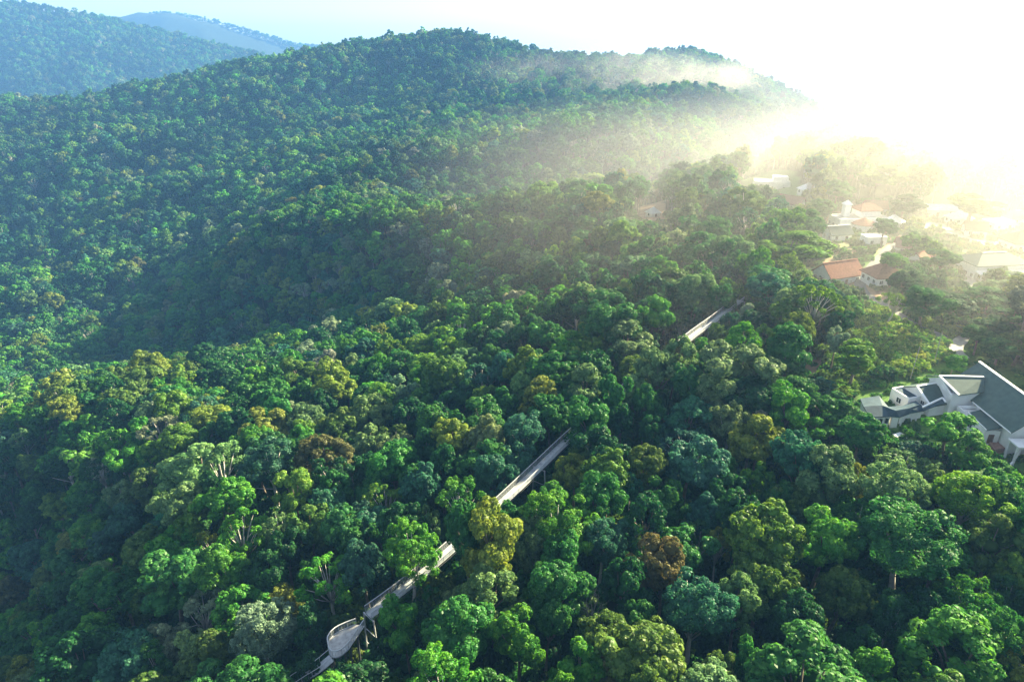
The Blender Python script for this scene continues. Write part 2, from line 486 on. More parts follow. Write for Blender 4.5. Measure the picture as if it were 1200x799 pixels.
def trunk_mesh(name, tr, m):
    me = bpy.data.meshes.new(name); me.from_pydata(tr.v, [], tr.f); me.materials.append(m)
    for p in me.polygons: p.use_smooth = True
    me.update(); return me

def palm_parts(seed):
    r = np.random.default_rng(seed)
    fr = MB(); top = Vector((0.4, 0.2, 11.0))
    for q in range(17):
        a = q * 2.4; el = r.uniform(-0.1, 0.95); ln = r.uniform(3.0, 4.0)
        pts = []
        for t in np.linspace(0, 1, 9):
            z = math.sin(el) * ln * t - 1.9 * t * t
            pts.append(top + Vector((math.cos(a) * math.cos(el) * ln * t, math.sin(a) * math.cos(el) * ln * t, z)))
        fr.tube(pts, list(np.linspace(0.06, 0.02, 9)), 3)
        side = Vector((-math.sin(a), math.cos(a), 0))
        for i in range(1, 9):
            for h in (0, 0.5):
                p = pts[i] if h == 0 else (pts[i] + pts[i - 1]) / 2
                fw = (pts[i] - pts[i - 1]).normalized()
                l = 0.95 * math.sin(math.pi * (0.12 + 0.8 * (i - h) / 9)) + 0.15
                for s in (-1, 1):
                    e = p + side * s * l + fw * 0.45 * l + Vector((0, 0, -0.35 * l))
                    w_ = fw * 0.11
                    fr.add([p - w_, p + w_, e + w_ * 0.3, e - w_ * 0.3 + Vector((0, 0, 0.01))], [(0, 1, 2, 3)])
    tr = MB(); tr.tube([(0, 0, -1.5), (0.1, 0, 3), (0.25, 0.1, 7), (0.4, 0.2, 11)], [0.24, 0.19, 0.17, 0.16], 8)
    return fr, tr

def bare_parts(seed):
    """a leafless tree: forked pale limbs down to twigs"""
    r = np.random.default_rng(seed)
    tr = MB(); br = MB()
    tr.tube([(0, 0, -1.5), (0.2, 0, 5), (0.1, 0.2, 10), (0, 0, 12)], [0.36, 0.3, 0.24, 0.2], 6)
    def grow(p, d, ln, rad, lev):
        e = p + d * ln; m = (p + e) / 2 + Vector(r.normal(0, 0.08 * ln, 3))
        br.tube([p, m, e], [rad, rad * 0.85, rad * 0.6], 4)
        if lev:
            for _ in range(3 if lev > 1 else 4):
                nd = (d + Vector(r.normal(0, 0.55, 3)) + Vector((0, 0, 0.18))).normalized()
                grow(e if r.random() < 0.6 else m, nd, ln * r.uniform(0.55, 0.8), rad * 0.55, lev - 1)
    for q in range(6):
        a = q * 1.05 + r.random() * 0.5
        grow(Vector((0, 0, r.uniform(9, 12))), Vector((math.cos(a), math.sin(a), r.uniform(0.5, 1.3))).normalized(), r.uniform(2.2, 3.2), 0.15, 3)
    return br, tr

KINDS = {'dome': 5, 'lumpy': 5, 'tall': 3, 'airy': 4, 'feathery': 4, 'tiered': 3, 'conifer': 2}
HERO = {}     # kind -> list of (crown mesh, trunk mesh)
MASS = {}     # (kind, level) -> list of object indices in the collection
masscol = bpy.data.collections.new('forest_trees')
_mass_names = []
def _mass_add(me):
    o = bpy.data.objects.new('tree_form_%03d' % len(_mass_names), me); masscol.objects.link(o); _mass_names.append(o.name)
    return len(_mass_names) - 1
for kind, n in KINDS.items():
    HERO[kind] = []
    for q in range(n):
        g, tr = build_tree(kind, 100 + 17 * q + len(kind) * 7)
        bark = M_BARK_PALE if kind in ('airy', 'feathery') else M_BARK
        HERO[kind].append((crown_mesh('crown', g, M_LEAF), trunk_mesh('trunk', tr, bark)))
        if kind != 'conifer' or q == 0:
            MASS.setdefault((kind, 0), []).append(_mass_add(mass_mesh('tree_form', g, tr, bark)))
        if q < 3:
            for lv in (1, 2):
                g2, tr2 = build_tree(kind, 500 + 17 * q + len(kind) * 7 + lv, lv)
                MASS.setdefault((kind, lv), []).append(_mass_add(mass_mesh('tree_form', g2, tr2, bark)))
g, tr = build_tree('shrub', 5); SHRUB_TR = MB(); SHRUB_TR.tube([(0, 0, -.3), (0, 0, .5)], .08, 4)
for q in range(3):
    g, _ = build_tree('shrub', 40 + q)
    MASS.setdefault(('shrub', 0), []).append(_mass_add(mass_mesh('tree_form', g, SHRUB_TR, M_BARK)))

TINT = {'lime green': (0.220, 0.340, 0.060),  # leaf colours
    'dark green': (0.020, 0.088, 0.025), 'mid green': (0.040, 0.152, 0.031), 'bright green': (0.070, 0.222, 0.027), 'yellow-green': (0.115, 0.235, 0.030),
    'olive green': (0.078, 0.150, 0.028), 'blue-green': (0.040, 0.135, 0.075), 'sage green': (0.125, 0.215, 0.075), 'golden green': (0.155, 0.215, 0.032),
    'rusty brown': (0.100, 0.110, 0.034), 'pale grey-green': (0.190, 0.245, 0.145),
}

def instancer(name, pts, idx, rot, scl, tint):
    """one object that stands for an uncountable mass: instances its tree forms on points"""
    me = bpy.data.meshes.new(name)
    me.vertices.add(len(pts)); me.vertices.foreach_set('co', np.asarray(pts, np.float32).ravel())
    def attr(n, t, a, key):
        at = me.attributes.new(n, t, 'POINT'); at.data.foreach_set(key, np.ascontiguousarray(a).ravel())
    attr('form', 'INT', np.asarray(idx, np.int32), 'value')
    attr('turn', 'FLOAT_VECTOR', np.c_[np.zeros((len(pts), 2)), rot].astype(np.float32), 'vector')
    attr('size', 'FLOAT_VECTOR', np.asarray(scl, np.float32), 'vector')
    attr('tint', 'FLOAT_COLOR', np.c_[tint, np.ones(len(pts))].astype(np.float32), 'color')
    o = link(name, me)
    ng = bpy.data.node_groups.new(name, 'GeometryNodeTree')
    ng.interface.new_socket('Geometry', in_out='INPUT', socket_type='NodeSocketGeometry')
    ng.interface.new_socket('Geometry', in_out='OUTPUT', socket_type='NodeSocketGeometry')
    N, Lk = ng.nodes.new, ng.links.new
    gi, go = N('NodeGroupInput'), N('NodeGroupOutput')
    ci = N('GeometryNodeCollectionInfo'); ci.inputs['Collection'].default_value = masscol
    ci.inputs['Separate Children'].default_value = True; ci.inputs['Reset Children'].default_value = True
    ip = N('GeometryNodeInstanceOnPoints'); ip.inputs['Pick Instance'].default_value = True
    def na(n, t):
        a = N('GeometryNodeInputNamedAttribute'); a.data_type = t; a.inputs['Name'].default_value = n
        return [s for s in a.outputs if s.enabled and s.name == 'Attribute'][0]
    er = N('FunctionNodeEulerToRotation')
    Lk(na('turn', 'FLOAT_VECTOR'), er.inputs[0])
    Lk(gi.outputs[0], ip.inputs['Points']); Lk(ci.outputs[0], ip.inputs['Instance'])
    Lk(na('form', 'INT'), ip.inputs['Instance Index']); Lk(er.outputs[0], ip.inputs['Rotation']); Lk(na('size', 'FLOAT_VECTOR'), ip.inputs['Scale'])
    Lk(ip.outputs[0], go.inputs[0])
    md = o.modifiers.new('scatter', 'NODES'); md.node_group = ng
    return o
HAZE_COL = (0.97, 0.97, 0.97, 1); HAZE_DENS = 0.00003; HAZE_G = 0.84; AIR_COL = (0.02, 0.34, 1.0, 1); AIR_DENS = 0.00015; EXPOSURE = 2.75
# ------------------------------------------------------------------ camera, light, air
cam_d = bpy.data.cameras.new('camera'); cam = bpy.data.objects.new('camera', cam_d); COL.objects.link(cam)
cam.location = (0, 0, CAMZ); cam.rotation_euler = (math.pi / 2 - PITCH, 0, 0)
cam_d.sensor_width = 36.0; cam_d.lens = F / 1200.0 * 36.0; cam_d.clip_start = 1.0; cam_d.clip_end = 60000.0
scene.camera = cam

SUN_EL, SUN_AZ = R(25.0), R(52.0)       # azimuth clockwise from +Y (towards +X)
sd = bpy.data.lights.new('sun', 'SUN'); sd.energy = 5.0; sd.angle = R(1.5); sd.color = (1.0, 0.87, 0.55)
sun = bpy.data.objects.new('sun', sd); COL.objects.link(sun)
dirv = Vector((math.sin(SUN_AZ) * math.cos(SUN_EL), math.cos(SUN_AZ) * math.cos(SUN_EL), math.sin(SUN_EL)))
sun.rotation_euler = dirv.to_track_quat('Z', 'Y').to_euler()

w = bpy.data.worlds.new('World'); scene.world = w; w.use_nodes = True
nt = w.node_tree; bg = nt.nodes['Background']
sky = nt.nodes.new('ShaderNodeTexSky'); sky.sky_type = 'NISHITA'; sky.sun_disc = False
sky.sun_elevation = SUN_EL; sky.sun_rotation = SUN_AZ
sky.altitude = 600; sky.air_density = 1.0; sky.dust_density = 1.2
sat = nt.nodes.new('ShaderNodeHueSaturation'); sat.inputs['Saturation'].default_value = 0.55
nt.links.new(sky.outputs['Color'], sat.inputs['Color']); nt.links.new(sat.outputs['Color'], bg.inputs['Color']); bg.inputs['Strength'].default_value = 0.05

hm = bpy.data.materials.new('haze'); hm.use_nodes = True
nt = hm.node_tree; nt.nodes.clear()
pv = nt.nodes.new('ShaderNodeVolumePrincipled'); ho = nt.nodes.new('ShaderNodeOutputMaterial')
pv.inputs['Color'].default_value = HAZE_COL
pv.inputs['Density'].default_value = HAZE_DENS
pv.inputs['Anisotropy'].default_value = HAZE_G
pa = nt.nodes.new('ShaderNodeVolumePrincipled'); pa.inputs['Color'].default_value = AIR_COL; pa.inputs['Density'].default_value = AIR_DENS; pa.inputs['Anisotropy'].default_value = 0.0
ad = nt.nodes.new('ShaderNodeAddShader'); nt.links.new(pv.outputs[0], ad.inputs[0]); nt.links.new(pa.outputs[0], ad.inputs[1]); nt.links.new(ad.outputs[0], ho.inputs['Volume'])
hb = MB(); hb.box((0, 300, -20), (12400, 12400, 740))
haze = hb.build('haze', hm); tag(haze, kind='stuff')

def mist_bank(name, c, r, dens, noise_scale, seed=0.0):
    m = bpy.data.materials.new(name); m.use_nodes = True
    nt = m.node_tree; nt.nodes.clear(); N, L = nt.nodes.new, nt.links.new
    tc = N('ShaderNodeTexCoord')
    ln = N('ShaderNodeVectorMath'); ln.operation = 'LENGTH'; L(tc.outputs['Object'], ln.inputs[0])
    fo = N('ShaderNodeMapRange'); fo.interpolation_type = 'SMOOTHSTEP'; fo.inputs['From Min'].default_value = 1.0; fo.inputs['From Max'].default_value = 0.1; L(ln.outputs['Value'], fo.inputs['Value'])
    mp = N('ShaderNodeMapping'); mp.inputs['Location'].default_value = (seed, seed * .7, 0); mp.inputs['Scale'].default_value = (noise_scale * r[0] / 100, noise_scale * r[1] / 100, noise_scale * r[2] / 50); L(tc.outputs['Object'], mp.inputs[0])
    nz = N('ShaderNodeTexNoise'); nz.inputs['Scale'].default_value = 1.0; nz.inputs['Detail'].default_value = 5; L(mp.outputs[0], nz.inputs['Vector'])
    nr = N('ShaderNodeMapRange'); nr.inputs['From Min'].default_value = 0.30 if noise_scale < 1 else 0.34; nr.inputs['From Max'].default_value = 0.66; L(nz.outputs['Fac'], nr.inputs['Value'])
    mu = N('ShaderNodeMath'); mu.operation = 'MULTIPLY'; L(fo.outputs[0], mu.inputs[0]); L(nr.outputs[0], mu.inputs[1])
    m2 = N('ShaderNodeMath'); m2.operation = 'MULTIPLY'; m2.inputs[1].default_value = dens; L(mu.outputs[0], m2.inputs[0])
    v = N('ShaderNodeVolumePrincipled'); v.inputs['Color'].default_value = (1.0, 0.96, 0.86, 1); v.inputs['Anisotropy'].default_value = 0.6; L(m2.outputs[0], v.inputs['Density'])
    o = N('ShaderNodeOutputMaterial'); L(v.outputs[0], o.inputs['Volume'])
    me = bpy.data.meshes.new(name); b = bmesh.new(); bmesh.ops.create_icosphere(b, subdivisions=3, radius=1.03); b.to_mesh(me); b.free(); me.materials.append(m)
    ob = link(name, me, None, c); ob.scale = r
    return tag(ob, kind='stuff')
mist_bank('mist', at_depth(745, 98, 1060), (340, 170, 62), 0.0045, 1.1)
mist_bank('mist', (255, 300, 52), (340, 290, 62), 0.0050, 0.5, 5.0)
mist_bank('mist', (220, 620, 0), (400, 250, 85), 0.0013, 0.6, 7.0)

scene.view_settings.view_transform = 'Standard'; scene.view_settings.look = 'None'
scene.view_settings.gamma = 1.0; scene.view_settings.use_curve_mapping = False
scene.view_settings.exposure = EXPOSURE
scene.render.engine = 'CYCLES'
cy = scene.cycles
cy.max_bounces = 5; cy.diffuse_bounces = 2; cy.glossy_bounces = 1; cy.transmission_bounces = 2; cy.volume_bounces = 0; cy.transparent_max_bounces = 6
cy.use_denoising = True; cy.denoiser = 'OPENIMAGEDENOISE'; cy.denoising_prefilter = 'ACCURATE'
cy.use_adaptive_sampling = False
cy.volume_step_rate = 1.4; cy.volume_max_steps = 64
cy.sample_clamp_indirect = 4.0
# ------------------------------------------------------------------ the trees one can single out, as they stand in the photo: (px, py, crown width px, kind, colour)
HEROES = [
 (240,552,84,'lumpy','sage green'),(318,545,60,'feathery','blue-green'),(318,500,54,'lumpy','golden green'),(337,486,26,'feathery','pale grey-green'),(78,482,36,'dome','golden green'),
 (25,488,20,'dome','golden green'),(185,505,42,'airy','pale grey-green'),(240,482,44,'airy','blue-green'),(215,514,44,'dome','yellow-green'),(202,487,30,'dome','golden green'),
 (145,580,36,'feathery','sage green'),(268,592,56,'dome','bright green'),(460,546,58,'dome','mid green'),(392,457,44,'dome','golden green'),(362,494,40,'dome','sage green'),
 (398,496,42,'dome','olive green'),(311,464,34,'dome','mid green'),(488,566,34,'lumpy','mid green'),(345,578,46,'lumpy','yellow-green'),(410,534,26,'feathery','blue-green'),
 (535,503,26,'lumpy','rusty brown'),(578,556,40,'lumpy','blue-green'),(495,447,42,'dome','bright green'),(541,467,46,'dome','dark green'),(455,514,42,'airy','olive green'),
 (382,594,42,'feathery','blue-green'),(450,588,42,'airy','yellow-green'),(395,578,34,'dome','mid green'),(545,425,40,'lumpy','sage green'),(590,480,40,'dome','mid green'),
 (620,508,46,'feathery','blue-green'),(699,497,56,'lumpy','mid green'),(712,528,52,'lumpy','dark green'),(763,514,34,'tall','dark green'),(712,556,54,'dome','olive green'),
 (748,545,46,'dome','olive green'),(806,540,62,'lumpy','blue-green'),(882,516,56,'lumpy','golden green'),(886,562,34,'lumpy','bright green'),(650,604,74,'feathery','bright green'),
 (862,428,80,'lumpy','sage green'),(803,418,26,'dome','rusty brown'),(846,463,48,'lumpy','sage green'),(690,456,50,'lumpy','sage green'),(745,460,46,'lumpy','sage green'),
 (730,490,34,'dome','dark green'),(741,572,26,'feathery','blue-green'),(781,580,40,'lumpy','mid green'),(664,419,36,'dome','bright green'),(705,407,32,'lumpy','yellow-green'),
 (737,440,34,'dome','olive green'),(768,437,44,'dome','sage green'),(788,424,38,'lumpy','sage green'),(955,545,64,'dome','olive green'),(952,506,44,'lumpy','bright green'),(1003,418,44,'tall','yellow-green'),
 (922,404,56,'tall','mid green'),(1058,545,38,'airy','sage green'),(1086,552,34,'airy','sage green'),(1116,502,50,'lumpy','bright green'),(1132,530,40,'lumpy','bright green'),
 (1154,574,66,'tall','sage green'),(972,478,46,'lumpy','mid green'),(925,478,46,'lumpy','bright green'),(1108,572,42,'lumpy','olive green'),
 (1050,575,48,'lumpy','mid green'),(480,650,64,'feathery','bright green'),(446,764,38,'lumpy','dark green'),(722,464,40,'lumpy','mid green'),(548,630,44,'dome','mid green'),(572,638,62,'lumpy','golden green'),(402,622,50,'dome','mid green'),(324,620,38,'airy','sage green'),
 (540,742,78,'lumpy','mid green'),(358,735,46,'tall','dark green'),(355,680,26,'tall','mid green'),(608,750,54,'lumpy','bright green'),(424,634,40,'lumpy','mid green'),
 (500,612,32,'airy','sage green'),(706,630,46,'feathery','blue-green'),(625,646,44,'lumpy','sage green'),(652,690,60,'lumpy','mid green'),(724,686,50,'lumpy','dark green'),
 (777,678,60,'lumpy','rusty brown'),(814,718,80,'feathery','blue-green'),(866,712,58,'lumpy','sage green'),(757,764,90,'dome','olive green'),(843,640,32,'airy','golden green'),
 (866,612,56,'dome','dark green'),(690,705,28,'bare','pale grey-green'),(680,790,56,'lumpy','bright green'),(640,735,40,'dome','mid green'),(722,796,42,'lumpy','rusty brown'),
 (893,684,66,'dome','olive green'),(836,795,36,'dome','olive green'),(884,786,34,'lumpy','mid green'),(962,632,72,'lumpy','bright green'),(1070,632,108,'feathery','mid green'),
 (1165,636,62,'lumpy','olive green'),(1036,722,54,'feathery','dark green'),(1110,768,108,'tiered','bright green'),(1152,704,62,'airy','bright green'),(1190,676,36,'lumpy','yellow-green'),
 (945,784,40,'lumpy','yellow-green'),(176,648,56,'dome','olive green'),(196,682,76,'lumpy','mid green'),(226,626,34,'lumpy','yellow-green'),(250,634,22,'airy','golden green'),
 (65,642,32,'dome','mid green'),(84,670,56,'lumpy','mid green'),(232,713,54,'airy','pale grey-green'),(285,708,28,'lumpy','bright green'),(124,738,56,'tall','bright green'),
 (24,722,42,'tall','bright green'),(254,772,60,'dome','olive green'),(172,746,26,'airy','blue-green'),(37,788,40,'lumpy','golden green'),(14,694,32,'dome','rusty brown'),
 (664,340,26,'conifer','yellow-green'),(733,341,26,'tall','yellow-green'),(705,240,40,'dome','golden green'),(812,345,50,'lumpy','sage green'),(848,352,36,'dome','mid green'),
 (868,296,42,'dome','sage green'),(822,292,46,'dome','mid green'),(928,292,78,'lumpy','yellow-green'),(903,330,56,'lumpy','mid green'),(776,322,38,'dome','bright green'),
 (715,378,66,'dome','mid green'),(640,395,44,'dome','mid green'),(770,372,46,'lumpy','bright green'),(760,300,36,'lumpy','mid green'),(1009,770,38,'lumpy','dark green'),
 (640,228,34,'dome','yellow-green'),(696,212,30,'dome','golden green'),(676,225,30,'dome','mid green'),(690,288,22,'lumpy','rusty brown'),(550,240,26,'dome','golden green'),
 (988,560,36,'bare','pale grey-green'),(470,268,24,'airy','pale grey-green'),(410,285,20,'feathery','pale grey-green'),(356,340,26,'airy','pale grey-green'),

 (1076,284,30,'lumpy','bright green'),(1104,304,36,'lumpy','mid green'),(1062,332,38,'dome','dark green'),(1086,352,46,'lumpy','mid green'),(1120,356,42,'dome','dark green'),(1158,350,46,'dome','mid green'),
 (1163,384,38,'dome','dark green'),(1188,372,42,'lumpy','mid green'),(1046,306,26,'dome','bright green'),(1038,266,26,'dome','mid green'),(1062,240,36,'lumpy','dark green'),(980,222,30,'dome','mid green'),
 (966,190,16,'conifer','olive green'),(978,190,16,'conifer','dark green'),(998,190,14,'conifer','olive green'),(980,152,8,'conifer','dark green'),(1030,208,48,'lumpy','olive green'),(1022,178,46,'dome','yellow-green'),
 (1140,240,56,'lumpy','olive green'),(1172,338,40,'lumpy','sage green'),(1172,408,38,'tall','mid green'),(1196,402,44,'tall','olive green'),(1148,392,34,'dome','mid green'),(960,352,44,'airy','yellow-green'),
 (992,358,34,'lumpy','bright green'),(1046,352,30,'airy','yellow-green'),(940,262,44,'dome','mid green'),(960,242,26,'lumpy','mid green'),(1118,425,22,'lumpy','bright green'),(788,790,44,'palm','yellow-green'),(392,716,40,'palm','olive green'),
 (915,580,34,'dome','mid green'),(1010,650,44,'lumpy','dark green'),(935,590,40,'lumpy','olive green'),(1090,655,60,'dome','mid green'),
]

# open ground: outlines on the ground of the right-hand ridge
def ground_poly(pp):
    return [hit(px, py)[:2] for px, py in pp]
CLEAR = {k: np.array(ground_poly(v)) for k, v in {
    'house': [(1000, 488), (1004, 452), (1060, 440), (1100, 418), (1140, 402), (1200, 430), (1300, 500), (1300, 585), (1190, 566), (1172, 552), (1130, 540), (1085, 540), (1045, 532), (1015, 512)],
    'slope': [(965, 458), (985, 418), (1000, 385), (1012, 352), (1062, 372), (1120, 388), (1150, 405), (1060, 440), (1010, 446), (998, 462)],
    'bank': [(925, 446), (935, 420), (965, 412), (972, 440), (958, 462)],
    'village': [(948, 322), (955, 262), (985, 236), (1045, 232), (1065, 262), (1058, 300), (1050, 330), (1072, 370), (1062, 384), (1030, 372), (1005, 348)],
    'street': [(1060, 262), (1110, 240), (1210, 255), (1300, 270), (1300, 325), (1150, 318), (1150, 352), (1122, 345), (1112, 300)],
    'terrace': [(865, 224), (876, 208), (935, 208), (950, 246), (925, 254), (900, 226)],
    'hut': [(746, 262), (752, 240), (778, 236), (784, 256), (770, 268)],
}.items()}

def in_poly(x, y, poly):
    inside = np.zeros(np.shape(x), bool); n = len(poly)
    for i in range(n):
        x1, y1 = poly[i]; x2, y2 = poly[(i + 1) % n]
        c = ((y1 > y) != (y2 > y)) & (x < (x2 - x1) * (y - y1) / (y2 - y1 + 1e-12) + x1)
        inside ^= c
    return inside
def cleared(x, y):
    m = np.zeros(np.shape(x), bool)
    for p in CLEAR.values(): m |= in_poly(x, y, p)
    return m

# the walkway's line, deck height by photo point
WALK = [(405, 752, 35.5), (418, 733, 35.5), (432, 721, 35.6), (466, 696, 36.2), (510, 660, 37.0), (545, 629, 37.6), (590, 588, 38.4), (632, 548, 39.2), (673, 509, 40.0), (730, 460, 41.0), (780, 422, 42.5), (808, 397, 43.5), (838, 375, 44.0), (868, 352, 44.5)]
WALK3 = np.array([at_z(*q) for q in WALK])
SEEN = [i for i in range(len(WALK) - 1) if i not in (4, 5, 8, 9, 10)]
def _dense(P, step=1.5):
    o = []
    for a, b in zip(P[:-1], P[1:]):
        n = max(1, int(np.linalg.norm(b - a) / step))
        o += [a + (b - a) * t / n for t in range(n)]
    return np.array(o + [P[-1]])
SEENP = np.concatenate([_dense(WALK3[i:i + 2]) for i in SEEN] + [np.array([at_z(a, b, 35.5) for a, b in ((404, 737), (393, 743), (386, 752), (388, 760), (392, 768), (405, 761), (413, 751), (420, 741), (400, 750))])])
WALKP = _dense(WALK3)
_sx, _sy, _sd = project(SEENP)

trees = []    # dicts: pos (ground), rad, sz, kind, colour, hero
def add_tree(x, y, rad, sz, kind, colour, hero=False):
    trees.append(dict(x=x, y=y, z=float(height(np.array([x]), np.array([y]))[0]), rad=rad, sz=sz, kind=kind, colour=colour, hero=hero))

def blocks_walk(x, y, z, rad, sz):
    """would this crown touch the walkway or stand between it and the camera where the photo shows it?"""
    d2 = (WALKP[:, 0] - x) ** 2 + (WALKP[:, 1] - y) ** 2
    k = d2.argmin()
    if d2[k] < (rad + 1.2) ** 2 and z + 19 * sz > WALKP[k, 2] - 1.5: return True
    c = np.array([[x, y, z + 14 * sz]])
    px, py, d = project(c)
    rp = F * rad * 1.08 / d[0]
    hit_ = ((_sx - px[0]) / (rp + 3)) ** 2 + ((_sy - py[0]) / (rp * 0.98 + 3)) ** 2 < 1
    return bool((hit_ & (_sd > d[0] - 2)).any())

# open ground stays in sight: lower growth in front of it
OPENP = []
for k, P in CLEAR.items():
    a, b = np.meshgrid(np.arange(P[:, 0].min(), P[:, 0].max(), 2.5), np.arange(P[:, 1].min(), P[:, 1].max(), 2.5))
    a, b = a.ravel(), b.ravel(); m = in_poly(a, b, P); a, b = a[m], b[m]
    OPENP.append(np.c_[a, b, height(a, b) + (1.5 if k != 'terrace' else 4)])
OPENP = np.concatenate(OPENP); _ox, _oy, _od = project(OPENP)
def blocks_open(x, y, z, rad, sz):
    px, py, d = project(np.array([[x, y, z + 13.5 * sz]]))
    if px[0] < 690: return False
    ra = F * rad * 1.0 / d[0]; rb = F * 5.2 * sz / d[0]
    m = (((_ox - px[0]) / ra) ** 2 + ((_oy - py[0]) / rb) ** 2 < 1) & (_od > d[0])
    return m.sum() > 1

hp = []
for px, py, wpx, kind, colour in HEROES:
    p = hit(px, py, 14.0)
    for _ in range(2):
        d = project(p)[2][0]; rad = wpx * d / F / 2 * (1.12 if wpx > 20 else 1.0)
        sz = min(1.3, max(0.62, 0.62 + 0.36 * rad / 5.0))
        if px > 940 and 225 < py < 600: sz *= 0.62 if not (1100 < px and 330 < py < 430) else 0.45
        elif px > 880 and 205 < py < 350: sz *= 0.75
        if px < 1000 and py < 200 and kind == 'conifer': sz = 1.0
        if (px, py) == (446, 764): sz = 0.7
        if (px, py) == (960, 352): sz = 1.1
        if (px, py) in ((722, 464), (548, 630), (572, 638), (768, 437), (788, 424)): sz = 1.2
        p = hit(px, py, 14.0 * sz)
    add_tree(p[0], p[1], rad, sz, kind, colour, True)
    hp.append((p[0], p[1], rad))

# the rest of the near canopy: crowns of many sizes packed side by side
CELL = 8.0
gridd = {}
def put(x, y, rad): gridd.setdefault((int(x // CELL), int(y // CELL)), []).append((x, y, rad))
for q in hp: put(*q)
def free(x, y, rad, f):
    ci, cj = int(x // CELL), int(y // CELL)
    for a in range(ci - 2, ci + 3):
        for b in range(cj - 2, cj + 3):
            for (u, v, s) in gridd.get((a, b), ()):
                if (u - x) ** 2 + (v - y) ** 2 < (f * (rad + s)) ** 2: return False
    return True

KP = ['dome', 'lumpy', 'tall', 'airy', 'feathery', 'tiered']; KW = [0.32, 0.34, 0.08, 0.07, 0.14, 0.05]
CP_ = ['dark green', 'mid green', 'bright green', 'yellow-green', 'olive green', 'blue-green', 'sage green', 'golden green', 'rusty brown', 'pale grey-green']
CW = [0.20, 0.28, 0.17, 0.09, 0.08, 0.09, 0.085, 0.03, 0.003, 0.025]
def in_view(x, y, m=0.22):
    return (np.abs(x) < (0.74 + m) * np.maximum(y, 0) * 1.12 + 55) & (y > 15)

for stage, (rmin, rmax, n, f) in enumerate([(5.4, 8.0, 6000, 0.80), (3.9, 6.0, 30000, 0.64), (2.6, 3.9, 30000, 0.70)]):
    X = rng.uniform(-480, 520, n); Y = rng.uniform(15, 620, n)
    Rr = rng.uniform(rmin, rmax, n)
    ok = in_view(X, Y) & ~cleared(X, Y) & (np.hypot(X, Y) < 620)
    Z = height(X, Y)
    for x, y, z, rad in zip(X[ok], Y[ok], Z[ok], Rr[ok]):
        if stage == 0 and rng.random() < 0.35: continue
        if not free(x, y, rad, f): continue
        sz = (0.66 + 0.34 * rad / 5.0) * rng.uniform(0.86, 1.12) * (0.86 if stage == 2 else 1.0)
        if blocks_walk(x, y, z, rad, sz):
            continue
        for k_ in (1.0, 0.75, 0.55, 0.38):
            if not blocks_open(x, y, z, rad * (0.5 + 0.5 * k_), sz * k_): break
        else: continue
        rad *= 0.5 + 0.5 * k_; sz *= k_
        if in_poly(np.array([x - .7 * q_ for q_ in (6, 12, 18, 24, 32, 40)]), np.array([y - .7 * q_ for q_ in (6, 12, 18, 24, 32, 40)]), CLEAR['slope']).any(): sz *= 0.5; rad *= 0.8
        put(x, y, rad)
        add_tree(x, y, rad, sz, KP[rng.choice(6, p=np.array(KW) / sum(KW))], CP_[rng.choice(10, p=np.array(CW) / sum(CW))])

# how large each shows in the photo
T = trees
tp = np.array([(t['x'], t['y'], t['z'] + 14 * t['sz']) for t in T])
tx, ty, td = project(tp)
trp = np.array([t['rad'] for t in T]) * F / td
for t, a, b, c, d in zip(T, tx, ty, trp, td): t['px'], t['py'], t['rp'], t['d'] = a, b, c, d
inside = (tx > -8) & (tx < 1208) & (ty > 0) & (ty < 806)
# an unhidden share: crowns nearer to the camera cover those behind
order = np.argsort(td)
cover = np.zeros((270, 400), bool)
share = np.zeros(len(T))
yy, xx = np.mgrid[0:270, 0:400]
for i in order:
    if not inside[i]: continue
    x0, x1 = int(max(0, (tx[i] - trp[i]) / 3)), int(min(400, (tx[i] + trp[i]) / 3 + 1)); y0, y1 = int(max(0, (ty[i] - trp[i]) / 3)), int(min(270, (ty[i] + trp[i]) / 3 + 1))
    if x1 <= x0 or y1 <= y0: continue
    m = (xx[y0:y1, x0:x1] - tx[i] / 3) ** 2 + (yy[y0:y1, x0:x1] - ty[i] / 3) ** 2 < (trp[i] / 3) ** 2
    share[i] = (m & ~cover[y0:y1, x0:x1]).sum()
    cover[y0:y1, x0:x1] |= m
rank = share + np.array([1e5 if t['hero'] else 0 for t in T])
N_SINGLE = 288
single = set(np.argsort(-rank)[:N_SINGLE].tolist())
# ------------------------------------------------------------------ the ground sheet, out to the horizon
az = np.concatenate([np.linspace(-180, -56, 32)[:-1], np.linspace(-56, 56, 300), np.linspace(56, 180, 32)[1:-1]]) * math.pi / 180
rad_ = np.concatenate([[4, 10, 18], np.geomspace(26, 5900, 420)])
AA, RR_ = np.meshgrid(az, rad_)
gx, gy = (RR_ * np.sin(AA)).ravel(), (RR_ * np.cos(AA)).ravel()
gz = height(gx, gy)
na_, nr_ = len(az), len(rad_)
V = np.c_[gx, gy, gz]
i, j = np.meshgrid(np.arange(na_), np.arange(nr_ - 1))
q = np.stack([j * na_ + i, (j + 1) * na_ + i, (j + 1) * na_ + (i + 1) % na_, j * na_ + (i + 1) % na_], -1).reshape(-1, 4)[:, ::-1]
V = np.r_[V, [[0, 0, float(height(np.array([0.]), np.array([0.]))[0])]]]
tri = np.stack([np.arange(na_), (np.arange(na_) + 1) % na_, np.full(na_, len(V) - 1)], -1)[:, ::-1]

